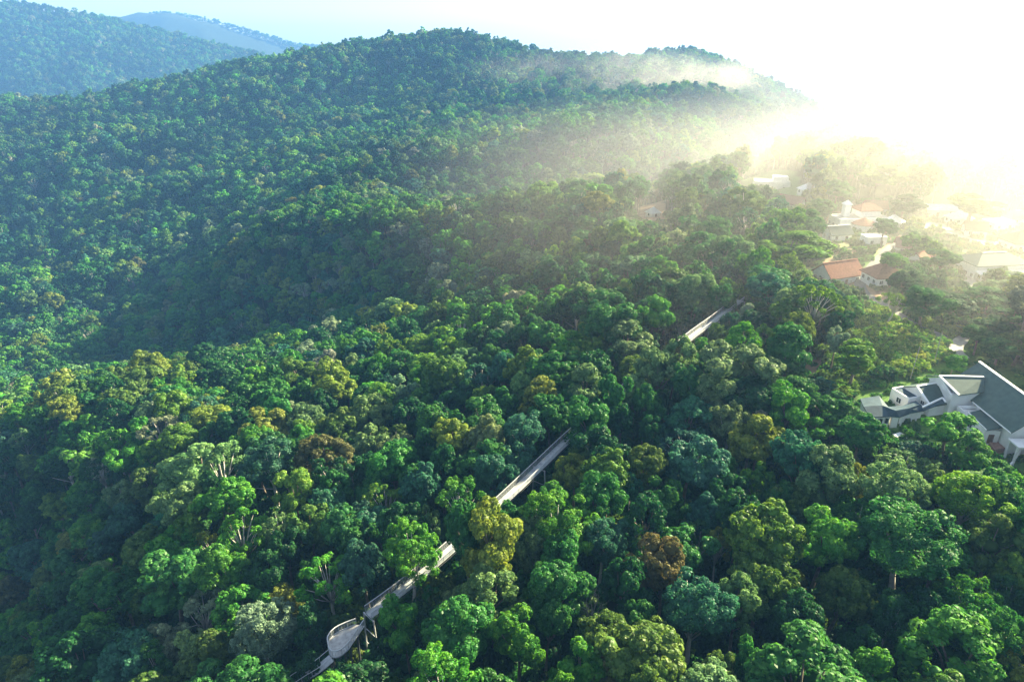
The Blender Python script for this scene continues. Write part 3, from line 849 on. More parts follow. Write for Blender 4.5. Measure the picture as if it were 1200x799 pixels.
def ground_material():
    m = bpy.data.materials.new('forest_ground'); m.use_nodes = True
    nt = m.node_tree; N, L = nt.nodes.new, nt.links.new; b = nt.nodes['Principled BSDF']; b.inputs['Roughness'].default_value = 0.95; b.inputs['Specular IOR Level'].default_value = 0.1
    tc = N('ShaderNodeTexCoord')
    def noise(s, d=6):
        n = N('ShaderNodeTexNoise'); n.inputs['Scale'].default_value = s; n.inputs['Detail'].default_value = d; L(tc.outputs['Object'], n.inputs['Vector']); return n
    def ramp(src, a, b_, p0=.35, p1=.65):
        r = N('ShaderNodeValToRGB'); r.color_ramp.elements[0].position = p0; r.color_ramp.elements[1].position = p1
        r.color_ramp.elements[0].color = (*a, 1); r.color_ramp.elements[1].color = (*b_, 1); L(src, r.inputs['Fac']); return r.outputs['Color']
    n1, n2 = noise(0.25), noise(1.7)
    litter = ramp(n1.outputs['Fac'], (0.018, 0.026, 0.010), (0.032, 0.045, 0.014))
    grass = ramp(n2.outputs['Fac'], (0.055, 0.13, 0.022), (0.10, 0.19, 0.035))
    earth = ramp(n1.outputs['Fac'], (0.30, 0.19, 0.12), (0.42, 0.30, 0.2))
    at = N('ShaderNodeAttribute'); at.attribute_name = 'cover'
    sp = N('ShaderNodeSeparateColor'); L(at.outputs['Color'], sp.inputs[0])
    def mix(f, a, b_):
        x = N('ShaderNodeMix'); x.data_type = 'RGBA'; L(f, x.inputs[0]); L(a, x.inputs[6]); L(b_, x.inputs[7]); return x.outputs[2]
    c = mix(sp.outputs[0], litter, grass); c = mix(sp.outputs[1], c, earth)
    L(c, b.inputs['Base Color'])
    return m
me = np_mesh('ground', V, [(q, 0), (tri, 0)], [ground_material()], smooth=True)
cov = np.zeros((len(V), 4), np.float32); cov[:, 3] = 1
for k in ('house', 'slope', 'terrace', 'street', 'village'): cov[in_poly(V[:, 0], V[:, 1], CLEAR[k]), 0] = 1
for k in ('bank', 'hut'): cov[in_poly(V[:, 0], V[:, 1], CLEAR[k]), 1] = 1
vil = in_poly(V[:, 0], V[:, 1], CLEAR['village']) | in_poly(V[:, 0], V[:, 1], CLEAR['street'])
cov[vil, 1] = np.clip(fbm(V[vil, 0] / 9, V[vil, 1] / 9) * 4 + 0.5, 0, 1)
ca = me.color_attributes.new('cover', 'FLOAT_COLOR', 'POINT'); ca.data.foreach_set('color', cov.ravel())
ground = link('ground', me); tag(ground, kind='structure')
# ------------------------------------------------------------------ plant the forest
def jit_tint(col, r, s=0.16):
    c = np.array(TINT[col]); return np.clip(c * (1 + r.normal(0, s * 0.6)) * (1 + r.normal(0, s * 0.5, 3)), 0.005, 0.6)

pts, idx, rot, scl, tint = [], [], [], [], []
def mass_add(x, y, z, key, R_, S, T_):
    ids = MASS[key]
    pts.append((x, y, z)); idx.append(ids[rng.integers(len(ids))]); rot.append(R_); scl.append(S); tint.append(T_)
for i, t in enumerate(T):
    if i in single: continue
    lv = 0 if t['d'] < 210 else 1
    k = t['kind'] if t['kind'] in KINDS else 'airy'
    key = (k, lv) if (k, lv) in MASS else (k, 0)
    s = t['rad'] / 5.0
    mass_add(t['x'], t['y'], t['z'], key, rng.random() * 6.283, (s * rng.uniform(.88, 1.16), s * rng.uniform(.88, 1.16), t['sz']), jit_tint(t['colour'], rng))
# low growth under and between the trees
n = 30000; X = rng.uniform(-330, 330, n); Y = rng.uniform(20, 360, n)
ok = in_view(X, Y) & (np.hypot(X, Y) < 380) & ~cleared(X, Y); X, Y = X[ok], Y[ok]; Z = height(X, Y)
sel = []
occ = set()
for u, v, h in zip(X, Y, Z):
    c = (int(u // 2.4), int(v // 2.4))
    if c in occ: continue
    occ.add(c); s = rng.uniform(0.9, 1.9); mass_add(u, v, h - .3, ('shrub', 0), rng.random() * 6.283, (s, s, s * rng.uniform(.8, 1.6)), jit_tint(('dark green', 'mid green', 'olive green')[rng.integers(3)], rng))
# the far slopes
def far_patch(x0, x1, y0, y1, sp, rmin, rmax, lv, smin, smax, keep=lambda x, y: np.ones(len(x), bool), mg=0.1, pm=260):
    nx, ny = int((x1 - x0) / sp), int((y1 - y0) / sp / 0.87)
    a, b = np.meshgrid(np.arange(nx), np.arange(ny))
    x = x0 + (a + 0.5 * (b % 2)) * sp + rng.uniform(-.42, .42, a.shape) * sp; y = y0 + b * sp * 0.87 + rng.uniform(-.42, .42, a.shape) * sp
    x, y = x.ravel(), y.ravel(); d = np.hypot(x, y)
    ok = in_view(x, y, mg) & (d >= rmin) & (d < rmax) & keep(x, y) & ~cleared(x, y)
    x, y = x[ok], y[ok]; z = height(x, y)
    px, py, dd = project(np.c_[x, y, z + 12])
    ok = (px > -pm) & (px < 1200 + pm) & (py > -80) & (z > -300)
    for u, v, h in zip(x[ok], y[ok], z[ok]):
        pv_ = 1.0 + 1.3 * float(fbm(np.array([u / 90]), np.array([v / 90]), 3)[0])
        kk = KP[rng.choice(6, p=np.array(KW) / sum(KW))]
        s = smin + (smax - smin) * rng.random() ** 1.5
        mass_add(u, v, h, (kk, lv), rng.random() * 6.283, (s, s, s * rng.uniform(0.8, 1.15) * 0.6 + 0.4 * min(s, 1.2)), jit_tint(CP_[rng.choice(10, p=np.array(CW) / sum(CW))], rng) * pv_)
far_patch(-900, 900, 300, 1750, 8.8, 620, 1000, 1, 0.65, 1.75)
far_patch(-900, 900, 300, 1750, 9.4, 1000, 1750, 2, 0.7, 1.8)
far_patch(-2600, 900, 1700, 3500, 14.0, 1750, 3700, 2, 1.1, 2.2, lambda x, y: height(x, y) > -320)
far_patch(-2800, 300, 4100, 5200, 17.0, 3700, 5600, 2, 1.5, 2.3, lambda x, y: height(x, y) > -334)
far_patch(-800, 900, 0, 700, 9.0, 15, 620, 1, 0.7, 1.6, lambda x, y: ~(in_view(x, y) & (x > -480) & (x < 520)), 0.9, 2500)
far_patch(-1500, 1500, 200, 1500, 11.0, 620, 1500, 2, 0.8, 1.8, lambda x, y: ~in_view(x, y, 0.1) & (height(x, y) > -320), 0.7, 1600)
forest = instancer('forest', pts, idx, rot, scl, np.array(tint)); tag(forest, kind='stuff')
nf = len(pts)
pts, idx, rot, scl, tint = [], [], [], [], []
def patch_fill(key, n, s0, s1, cols, cell):
    P = CLEAR[key]; X = rng.uniform(P[:, 0].min(), P[:, 0].max(), n); Y = rng.uniform(P[:, 1].min(), P[:, 1].max(), n)
    m = in_poly(X, Y, P); X, Y = X[m], Y[m]; Z = height(X, Y); occ = set()
    for u, v, h in zip(X, Y, Z):
        c = (int(u // cell), int(v // cell))
        if c in occ or keepout(u, v): continue
        occ.add(c); s = rng.uniform(s0, s1); mass_add(u, v, h - .1, ('shrub', 0), rng.random() * 6.283, (s, s, s * rng.uniform(.6, 1.3)), jit_tint(cols[rng.integers(len(cols))], rng))
ROADL = [[(1106, 396), (1075, 384), (1052, 369), (1030, 355), (1012, 344), (1008, 330), (1018, 318), (1034, 300), (1052, 285), (1075, 270), (1095, 262)], [(1128, 420), (1120, 410), (1128, 398), (1150, 392)], [(1095, 262), (1112, 270), (1130, 280), (1160, 286), (1205, 284)], [(1128, 312), (1134, 325), (1143, 340), (1152, 352)]]
ROADP = np.concatenate([_dense(np.array([hit(*q) for q in l])) for l in ROADL])[:, :2]
def keepout(u, v):
    return ((ROADP - (u, v)) ** 2).sum(1).min() < 9.0 or (85.0 < u < 112 and 117 < v < 141 and not (u < 88 and v < 126))
patch_fill('slope', 22000, 0.35, 0.95, ['lime green', 'yellow-green', 'lime green', 'bright green'], 1.1)
patch_fill('bank', 60, 0.4, 0.8, ['mid green', 'bright green'], 3.6)
patch_fill('village', 2500, 0.5, 1.1, ['mid green', 'bright green', 'olive green'], 4.0)
patch_fill('street', 2500, 0.5, 1.2, ['mid green', 'bright green', 'olive green'], 4.5)
patch_fill('house', 1200, 0.35, 0.9, ['mid green', 'bright green'], 3.4)
shrubs = instancer('undergrowth', pts, idx, rot, scl, np.array(tint)); tag(shrubs, kind='stuff')
pts = [0] * nf
print('FOREST', len(pts), 'single', len(single), 'near', len(T))

# the singled-out trees: each an object with crown and trunk
NAME = {'dome': 'broadleaf_tree', 'lumpy': 'broadleaf_tree', 'tall': 'tall_tree', 'airy': 'spreading_tree', 'feathery': 'fine_leaved_tree', 'tiered': 'tiered_tree', 'conifer': 'conifer_tree', 'bare': 'leafless_tree', 'palm': 'palm_tree'}
PALM = []
for q in range(2):
    fr, tr = palm_parts(61 + q); PALM.append((trunk_mesh('crown', fr, M_LEAF), trunk_mesh('trunk', tr, M_BARK_PALE)))
BARE = []
for q in range(2):
    br, tr = bare_parts(31 + q); BARE.append((trunk_mesh('crown', br, M_BARK_PALE), trunk_mesh('trunk', tr, M_BARK_PALE)))
for i in sorted(single):
    t = T[i]; s = t['rad'] / 5.0
    cm, tm = ({'bare': BARE, 'palm': PALM}.get(t['kind']) or HERO[t['kind']])[rng.integers(2 if t['kind'] in ('bare', 'conifer', 'palm') else len(HERO[t['kind']]))]
    o = empty(NAME[t['kind']], (t['x'], t['y'], t['z']), rng.random() * 6.283); o.scale = (s * rng.uniform(.92, 1.12), s * rng.uniform(.92, 1.12), t['sz']); o.rotation_euler[0] = rng.normal(0, .05); o.rotation_euler[1] = rng.normal(0, .05)
    c = link('crown', cm, o); link('trunk', tm, o)
    c.color = (*jit_tint(t['colour'], rng, 0.10), 1)
    t['obj'] = o
# ------------------------------------------------------------------ canopy walkway
M_DECK = mat('grey_decking', (0.34, 0.36, 0.37), 0.6, 0.22, 1.2)
M_STEEL = mat('galvanised_steel', (0.40, 0.42, 0.43), 0.45, 0.15, 3.0)
M_STEEL_DK = mat('dark_steel', (0.07, 0.08, 0.085), 0.5, 0.2, 3.0)
M_NET = mat('rail_netting', (0.30, 0.33, 0.35), 0.6, 0.2, 4.0)

def smooth_path(P, n=8):
    P = np.asarray(P, float); out = []
    Q = np.r_[[2 * P[0] - P[1]], P, [2 * P[-1] - P[-2]]]
    for i in range(1, len(Q) - 2):
        p0, p1, p2, p3 = Q[i - 1], Q[i], Q[i + 1], Q[i + 2]
        for t in np.linspace(0, 1, n, endpoint=False):
            out.append(0.5 * (2 * p1 + (p2 - p0) * t + (2 * p0 - 5 * p1 + 4 * p2 - p3) * t * t + (3 * p1 - p0 - 3 * p2 + p3) * t ** 3))
    out.append(P[-1]); return np.array(out)
def resample(P, step):
    s = np.r_[0, np.cumsum(np.linalg.norm(np.diff(P, axis=0), axis=1))]
    n = max(2, int(s[-1] / step) + 1); t = np.linspace(0, s[-1], n)
    return np.c_[np.interp(t, s, P[:, 0]), np.interp(t, s, P[:, 1]), np.interp(t, s, P[:, 2])]
def sides(P, half):
    d = np.gradient(P, axis=0); d[:, 2] = 0; d = unit(d)
    n = np.c_[-d[:, 1], d[:, 0], np.zeros(len(d))]
    return P + n * half, P - n * half
def ribbon(mb, A, B, t):
    n = len(A)
    for i in range(n - 1):
        mb.slab([A[i], B[i], B[i + 1], A[i + 1]], t)

UP = np.array([0, 0, 1.0])
walk_root = empty('canopy_walkway', WALK3[3], 0, 'long narrow grey canopy walkway with railings running from a round lookout through the treetops', 'walkway')
bpy.context.view_layer.update()
OFF = tuple(WALK3[3])
wp = resample(smooth_path(WALK3[2:]), 1.5)
Lw, Rw = sides(wp, 0.8)
mb = MB(); ribbon(mb, Lw, Rw, 0.12)
mb.build('deck', M_DECK, walk_root, OFF)
mb = MB()
for i in range(0, len(wp), 2): mb.bar(Lw[i] - UP * .16, Rw[i] - UP * .16, .10, .10)
mb.build('cross_beams'.replace('beams', 'beam'), M_STEEL_DK, walk_root, OFF)
Lo, Ro = sides(wp, 0.98)
for A, B in ((Lw, Lo), (Rw, Ro)):
    mb = MB(); mb.tube(B + UP * 1.3, 0.085, 6); mb.build('handrail', M_STEEL, walk_root, OFF, smooth=True)
    mb = MB(); mb.tube(A + UP * 0.06, 0.075, 5); mb.build('kerb_rail', M_STEEL, walk_root, OFF, smooth=True)
    mb = MB()
    for i in range(0, len(wp)): mb.bar(A[i], B[i] + UP * 1.28, .05)
    for h in np.linspace(0.2, 1.1, 5): mb.tube(A + (B - A) * h / 1.3 + UP * h, 0.022, 3, False)
    for i in range(len(wp) - 1):
        for t in (0, .33, .66):
            p = A[i] + (A[i + 1] - A[i]) * t; q = B[i] + (B[i + 1] - B[i]) * t
            mb.bar(p, q + UP * 1.25, .016)
    mb.build('netting', M_NET, walk_root, OFF)
    cabz = UP * 0.0
    mb = MB(); mb.tube(B - UP * 0.22, 0.05, 5); mb.build('cable', M_STEEL_DK, walk_root, OFF)
# masts that carry the span, down to the forest floor
for q in (2, 7, 9, 12, 13):
    mb = MB(); c = WALK3[q]; g = float(height(c[:1], c[1:2])[0])
    d = WALK3[min(q + 1, 13)] - WALK3[q - 1]; d[2] = 0; d = d / np.linalg.norm(d); n = np.array([-d[1], d[0], 0])
    for s in (-1, 1):
        mb.tube([(c[0] + n[0] * s * 1.8, c[1] + n[1] * s * 1.8, g - 1), tuple(c + n * s * 1.25 - UP * .2)], 0.14, 6)
    mb.bar(c - n * 1.4 - UP * .3, c + n * 1.4 - UP * .3, .16, .2)
    for zz in (0.35, 0.65):
        zc_ = g + (c[2] - g) * zz; k = 1.8 - 0.55 * zz
        mb.bar((c[0] - n[0] * k, c[1] - n[1] * k, zc_), (c[0] + n[0] * k, c[1] + n[1] * k, zc_), .1)
    mb.build('mast', M_STEEL, walk_root, OFF)
# the lookout
ZP = 35.5
OUT = [(417.5, 731.5), (404.6, 736.5), (393, 742.5), (385.5, 751), (385.2, 759), (389, 769), (397.7, 769), (407.3, 761.5), (414.5, 751.4), (421, 741.8), (427, 733)]
op = np.array([at_z(a, b, ZP) for a, b in OUT])
opc = resample(smooth_path(op, 6), 0.45)
mb = MB(); ring = opc[::-1]
area = sum(ring[i][0] * ring[(i + 1) % len(ring)][1] - ring[(i + 1) % len(ring)][0] * ring[i][1] for i in range(len(ring)))
if area < 0: ring = ring[::-1]
mb.prism([tuple(p[:2]) for p in ring], ZP - .18, ZP + .02)
plat = mb.build('lookout_deck', mat('pale_decking', (0.38, 0.375, 0.36), 0.7, 0.3, 1.4), walk_root, OFF)
mb = MB(); mb.tube(opc + UP * 1.25, 0.10, 6); mb.build('handrail', M_STEEL, walk_root, OFF, smooth=True)
mb = MB(); mb.tube(opc + UP * 0.05, 0.09, 6); mb.build('kerb_rail', M_STEEL, walk_root, OFF, smooth=True)
mb = MB()
for i in range(0, len(opc)): mb.bar(opc[i], opc[i] + UP * 1.25, .03 if i % 3 else .07)
for h in np.linspace(0.2, 1.1, 5): mb.tube(opc + UP * h, 0.02, 3, False)
mb.build('netting', M_NET, walk_root, OFF)
cp = op.mean(0); gl = float(height(cp[:1], cp[1:2])[0])
mb = MB()
for i in range(0, len(opc), max(1, len(opc) // 7)): mb.tube([(opc[i][0] * .9 + cp[0] * .1, opc[i][1] * .9 + cp[1] * .1, gl - 4), (opc[i][0] * .95 + cp[0] * .05, opc[i][1] * .95 + cp[1] * .05, ZP - .15)], .13, 6)
mb.build('leg', M_STEEL_DK, walk_root, OFF)
# boardwalk that leaves the lookout
bw = np.array([at_z(388.5, 770.5, 35.4), at_z(372, 784, 34.6), at_z(357, 793, 34.0), at_z(338, 806, 33.4), at_z(318, 826, 32.8)])
bw = resample(smooth_path(bw), 0.8); A, B = sides(bw, 0.75)
br_ = empty('boardwalk', bw[0], 0, 'short pale boardwalk leading off the round lookout towards the bottom edge', 'boardwalk')
mb = MB(); ribbon(mb, A, B, .1); mb.build('deck', M_DECK, br_, tuple(bw[0]))
for E in (A, B):
    mb = MB(); mb.tube(E + UP * 1.05, .05, 5)
    for i in range(0, len(E), 2): mb.bar(E[i], E[i] + UP * 1.05, .05)
    mb.build('handrail', M_STEEL, br_, tuple(bw[0]))
mb = MB()
for i in range(0, len(bw), 4):
    for E in (A, B):
        g = float(height(E[i][:1], E[i][1:2])[0]); mb.tube([(E[i][0], E[i][1], g - 1), tuple(E[i])], .07, 5)
mb.build('post', M_STEEL_DK, br_, tuple(bw[0]))

# ------------------------------------------------------------------ building materials
M_WHITE = mat('white_render', (0.78, 0.77, 0.74), 0.85, 0.08, 0.6)
M_TRIM = mat('white_trim', (0.80, 0.80, 0.78), 0.7)
M_ROOF_GREY = mat('grey_green_roofing', (0.085, 0.125, 0.110), 0.65, 0.14, 0.9, spec=0.04)
M_ROOF_PALE = mat('pale_grey_roofing', (0.070, 0.105, 0.095), 0.65, 0.12, 0.9, spec=0.04)
M_ROOF_SLATE = mat('slate_blue_roofing', (0.045, 0.074, 0.092), 0.6, 0.2, 0.8, spec=0.04)
M_TERRA = mat('terracotta_tiles', (0.26, 0.125, 0.085), 0.85, 0.25, 1.6, spec=0.04)
M_MAROON = mat('faded_maroon_tiles', (0.17, 0.085, 0.075), 0.85, 0.25, 1.6, spec=0.04)
M_BLUE = mat('blue_sheet_roofing', (0.08, 0.25, 0.50), 0.6, 0.15, 1.0)
M_TARP = mat('blue_tarpaulin', (0.03, 0.28, 0.70), 0.5, 0.15, 1.0)
M_METAL = mat('bright_metal_roofing', (0.72, 0.73, 0.74), 0.35, 0.1, 1.0)
M_GLASS = mat('window_glass', (0.03, 0.04, 0.05), 0.15, spec=0.6)
M_WOOD = mat('brown_timber', (0.14, 0.075, 0.04), 0.8, 0.3, 2.0)
M_PAVE = mat('pinkish_paving', (0.30, 0.17, 0.13), 0.9, 0.16, 1.6)
M_CONC = mat('pale_concrete', (0.36, 0.35, 0.32), 0.9, 0.15, 0.8)
M_ASPH = mat('worn_asphalt', (0.17, 0.165, 0.155), 0.95, 0.2, 0.7)

def gz_(x, y): return float(height(np.array([x], float), np.array([y], float))[0])

def add_window(parent, c, nrm, w_, h_, off):
    """framed pane on a wall; c on the wall face, nrm its outward direction"""
    n = Vector((nrm[0], nrm[1], 0)).normalized(); t = Vector((-n.y, n.x, 0)); c = Vector(c)
    rz = math.atan2(t.y, t.x)
    mb = MB()
    mb.box(tuple(c + n * .05 + Vector((0, 0, h_ / 2 + .04))), (w_ + .2, .12, .1), rz); mb.box(tuple(c + n * .07 - Vector((0, 0, h_ / 2 + .05))), (w_ + .3, .2, .1), rz)
    for s in (-1, 1): mb.box(tuple(c + n * .05 + t * s * (w_ / 2 + .05)), (.1, .12, h_), rz)
    mb.box(tuple(c + n * .045), (.06, .08, h_), rz)
    f = mb.build('window', M_TRIM, parent, off)
    g = MB(); g.box(tuple(c + n * .02), (w_, .06, h_), rz); g.build('pane', M_GLASS, f, off)
def add_door(parent, c, nrm, off, w_=1.1, h_=2.1, m=None):
    n = Vector((nrm[0], nrm[1], 0)).normalized(); t = Vector((-n.y, n.x, 0)); rz = math.atan2(t.y, t.x); c = Vector(c)
    mb = MB(); mb.box(tuple(c + n * .03 + Vector((0, 0, h_ / 2))), (w_, .1, h_), rz); d = mb.build('door', m or M_WOOD, parent, off)
    k = MB(); k.box(tuple(c + n * .12 + t * w_ * .36 + Vector((0, 0, 1.0))), (.1, .1, .16), rz); k.build('handle', M_STEEL, d, off)

def house(name, label, cat, px, py, w_, d_, rz, wh, rh, roof, roofm, wallm=None, group=None, base=None, windows=3, eave=0.6):
    """rectangular building standing on the ground under photo point (px, py); w_ along its own x, d_ along its own y"""
    wallm = wallm or M_WHITE
    p = hit(px, py) if base is None else np.array([base[0], base[1], 0.0])
    g = gz_(p[0], p[1]); cs = [(-w_ / 2, -d_ / 2), (w_ / 2, -d_ / 2), (w_ / 2, d_ / 2), (-w_ / 2, d_ / 2)]
    ca, sa = math.cos(rz), math.sin(rz)
    W = lambda x, y, z: (p[0] + x * ca - y * sa, p[1] + x * sa + y * ca, z)
    o = empty(name, (p[0], p[1], g), 0, label, cat, group); off = (p[0], p[1], g)
    low = min(gz_(*W(x, y, 0)[:2]) for x, y in cs) - 1.0; top = g + wh
    mb = MB(); mb.prism([W(x, y, 0)[:2] for x, y in cs], low, top)
    if roof == 'gable':
        for s in (-1, 1):
            x = s * (w_ / 2 - .1)
            mb.add([W(x - .1, -d_ / 2, top), W(x - .1, d_ / 2, top), W(x - .1, 0, top + rh), W(x + .1, -d_ / 2, top), W(x + .1, d_ / 2, top), W(x + .1, 0, top + rh)],
                   [(0, 1, 2), (5, 4, 3), (0, 2, 5, 3), (2, 1, 4, 5), (1, 0, 3, 4)])
    mb.build('wall', wallm, o, off)
    e = eave; X, Y = w_ / 2 + e, d_ / 2 + e; dz = rh * e / (d_ / 2)
    rf = MB(); t = 0.22
    if roof == 'gable':
        for s in (-1, 1):
            q = [W(-X, s * Y, top - dz + t), W(X, s * Y, top - dz + t), W(X, 0, top + rh + t), W(-X, 0, top + rh + t)]
            rf.slab(q if s < 0 else q[::-1], t)
        r0, r1 = W(-X, 0, top + rh + t), W(X, 0, top + rh + t)
    elif roof == 'hip':
        hx = max(0.05, w_ / 2 - d_ / 2)
        E = [W(-X, -Y, top - dz + t), W(X, -Y, top - dz + t), W(X, Y, top - dz + t), W(-X, Y, top - dz + t)]; r0, r1 = W(-hx, 0, top + rh + t), W(hx, 0, top + rh + t)
        rf.slab([E[0], E[1], r1, r0], t); rf.slab([E[2], E[3], r0, r1], t); rf.slab([E[1], E[2], r1], t); rf.slab([E[3], E[0], r0], t)
    else:   # flat with a parapet
        rf.prism([W(x, y, 0)[:2] for x, y in ((-w_ / 2 + .25, -d_ / 2 + .25), (w_ / 2 - .25, -d_ / 2 + .25), (w_ / 2 - .25, d_ / 2 - .25), (-w_ / 2 + .25, d_ / 2 - .25))], top + .003, top + .12)
    ro = rf.build('roof', roofm, o, off)
    if roof in ('gable', 'hip'):
        k = MB(); k.bar(Vector(r0) + Vector((0, 0, .05)), Vector(r1) + Vector((0, 0, .05)), .35, .18); k.build('ridge_cap', M_TRIM if roofm in (M_ROOF_GREY, M_ROOF_PALE) else roofm, ro, off)
    else:
        k = MB()
        for i in range(4):
            a, b = cs[i], cs[(i + 1) % 4]; k.bar(W(a[0] * .985, a[1] * .985, top + .3), W(b[0] * .985, b[1] * .985, top + .3), .25, .6)
        k.build('parapet', wallm, ro, off)
    # openings on the sides that face the photo
    for i in range(4):
        a, b = cs[i], cs[(i + 1) % 4]; nx, ny = (b[1] - a[1]), -(b[0] - a[0]); ln = math.hypot(nx, ny)
        nw = (nx * ca - ny * sa, nx * sa + ny * ca)
        mid = W((a[0] + b[0]) / 2, (a[1] + b[1]) / 2, 0)
        if nw[0] * -mid[0] + nw[1] * -mid[1] < 0.1 * ln * math.hypot(mid[0], mid[1]): continue
        n_ = max(1, min(windows, int(ln / 2.6)))
        for k_ in range(n_):
            u = (k_ + .5) / n_; c = W(a[0] + (b[0] - a[0]) * u, a[1] + (b[1] - a[1]) * u, 0)
            if i == 0 and k_ == n_ // 2: add_door(o, (c[0], c[1], g + .02), nw, off)
            else: add_window(o, (c[0], c[1], g + min(1.7, wh * .55)), nw, 1.2, 1.25, off)
    return o, off, W, g

# ------------------------------------------------------------------ the large grey-roofed house
hc = (97.0, 129.0); hg = 41.8
hs = empty('large_house', (hc[0], hc[1], hg), 0, 'large white house with joined grey-green pitched roofs and a low slate-blue wing', 'house')
HO = (hc[0], hc[1], hg)
Z0 = 39.5
def part(fn, name, m, parent=hs): mb = MB(); fn(mb); return mb.build(name, m, parent, HO)
# main block: ridge runs towards the camera
def f(mb):
    mb.prism([(100.2, 118.6), (110.6, 118.6), (110.6, 139.4), (100.2, 139.4)], Z0, 46.25)
    for y in (118.7, 139.3): mb.add([(100.2, y - .1, 46.25), (110.6, y - .1, 46.25), (105.4, y - .1, 50.6), (100.2, y + .1, 46.25), (110.6, y + .1, 46.25), (105.4, y + .1, 50.6)], [(0, 1, 2), (5, 4, 3), (0, 2, 5, 3), (2, 1, 4, 5), (1, 0, 3, 4)])
part(f, 'wall', M_WHITE)
def f(mb):
    mb.slab([(99.6, 118.0, 46.1), (105.4, 118.0, 51), (105.4, 140, 51), (99.6, 140, 46.1)][::1], .25)
    mb.slab([(105.4, 118.0, 51), (111.2, 118.0, 46.1), (111.2, 140, 46.1), (105.4, 140, 51)], .25)
mr_ = part(f, 'roof', M_ROOF_GREY)
part(lambda mb: mb.bar((105.4, 117.9, 51.06), (105.4, 140.1, 51.06), .55, .2), 'ridge_cap', M_TRIM, mr_)
part(lambda mb: (mb.bar((99.5, 118.0, 46.0), (99.5, 130.6, 46.0), .18, .2)), 'gutter', M_TRIM, mr_)
# cross wing
def f(mb):
    mb.prism([(94.9, 130.9), (101.6, 131.7), (103.4, 134.7), (101.5, 139.0), (94.6, 139.0)], Z0, [47.75, 47.9, 49.3, 47.2, 47.2])
    mb.add([(94.5, 130.6, 47.6), (94.4, 139.6, 47.2), (94.5, 135.3, 49.55), (94.75, 130.6, 47.6), (94.65, 139.6, 47.2), (94.75, 135.3, 49.55)], [(0, 1, 2), (5, 4, 3), (0, 2, 5, 3), (2, 1, 4, 5), (1, 0, 3, 4)])
part(f, 'wall', M_WHITE)
def f(mb):
    mb.slab([(95.7, 130.0, 48.05), (101.7, 131.2, 48.2), (103.6, 134.75, 49.9), (94.0, 135.3, 49.9)], .22)
    mb.slab([(94.0, 135.3, 49.9), (103.6, 134.75, 49.9), (101.7, 139.3, 47.9), (94.0, 139.8, 47.7)], .22)
wr = part(f, 'roof', M_ROOF_PALE)
part(lambda mb: (mb.bar((94.0, 135.3, 49.98), (103.5, 134.8, 49.98), .4, .16), mb.bar((94.0, 135.3, 49.9), (95.7, 130.0, 48.05), .45, .25)), 'verge', M_TRIM, wr)
# low front block with its own lean-to roof
def f(mb):
    mb.prism([(96.9, 121.4), (99.9, 121.0), (100.6, 129.6), (96.4, 130.4)], Z0, 44.6)
part(f, 'wall', M_WHITE)
def f(mb): mb.slab([(97.0, 121.2, 44.75), (100.9, 120.7, 46.0), (100.7, 127.9, 46.0), (97.3, 127.9, 44.95)], .2)
lr = part(f, 'roof', M_ROOF_PALE)
def f(mb):
    mb.bar((96.9, 121.1, 44.8), (97.2, 128, 45.0), .16, .3); mb.bar((96.5, 128, 44.9), (96.4, 130.4, 44.9), .3, .6); mb.bar((96.4, 130.4, 44.9), (100.2, 130.0, 45.1), .3, .6)
part(f, 'parapet', M_TRIM, lr)
# second block
ax = np.array([0.96, 0.28]); bx = np.array([0.28, -0.96])      # along its ridge, and down its front slope
def q2(o_, a, b): return (o_[0] + ax[0] * a + bx[0] * b, o_[1] + ax[1] * a + bx[1] * b)
O2 = (89.4, 134.8)
def f(mb):
    mb.prism([q2(O2, .3, 4.2), q2(O2, 8.0, 4.2), q2(O2, 8.0, -4.4), q2(O2, .3, -4.4)], Z0, 44.9)
    a = [q2(O2, .2, 4.2), q2(O2, .2, -4.4), q2(O2, .2, 0), q2(O2, .45, 4.2), q2(O2, .45, -4.4), q2(O2, .45, 0)]
    zz = [44.9, 44.9, 47.4, 44.9, 44.9, 47.4]
    mb.add([(p[0], p[1], z) for p, z in zip(a, zz)], [(0, 1, 2), (5, 4, 3), (0, 2, 5, 3), (2, 1, 4, 5), (1, 0, 3, 4)])
part(f, 'wall', M_WHITE)
def f(mb):
    e = lambda a, b, z: (*q2(O2, a, b), z)
    mb.slab([e(0, 4.6, 44.95), e(8.4, 4.6, 44.95), e(7.4, 0, 47.6), e(0, 0, 47.6)], .2); mb.slab([e(0, 0, 47.6), e(7.4, 0, 47.6), e(7.4, -4.8, 44.95), e(0, -4.8, 44.95)], .2)
sr = part(f, 'roof', M_ROOF_PALE)
part(lambda mb: (mb.bar((*q2(O2, 0, 0), 47.66), (*q2(O2, 7.4, 0), 47.66), .4, .14), mb.bar((*q2(O2, -.05, 4.6), 44.95), (*q2(O2, -.05, 0), 47.6), .5, .3)), 'verge', M_TRIM, sr)
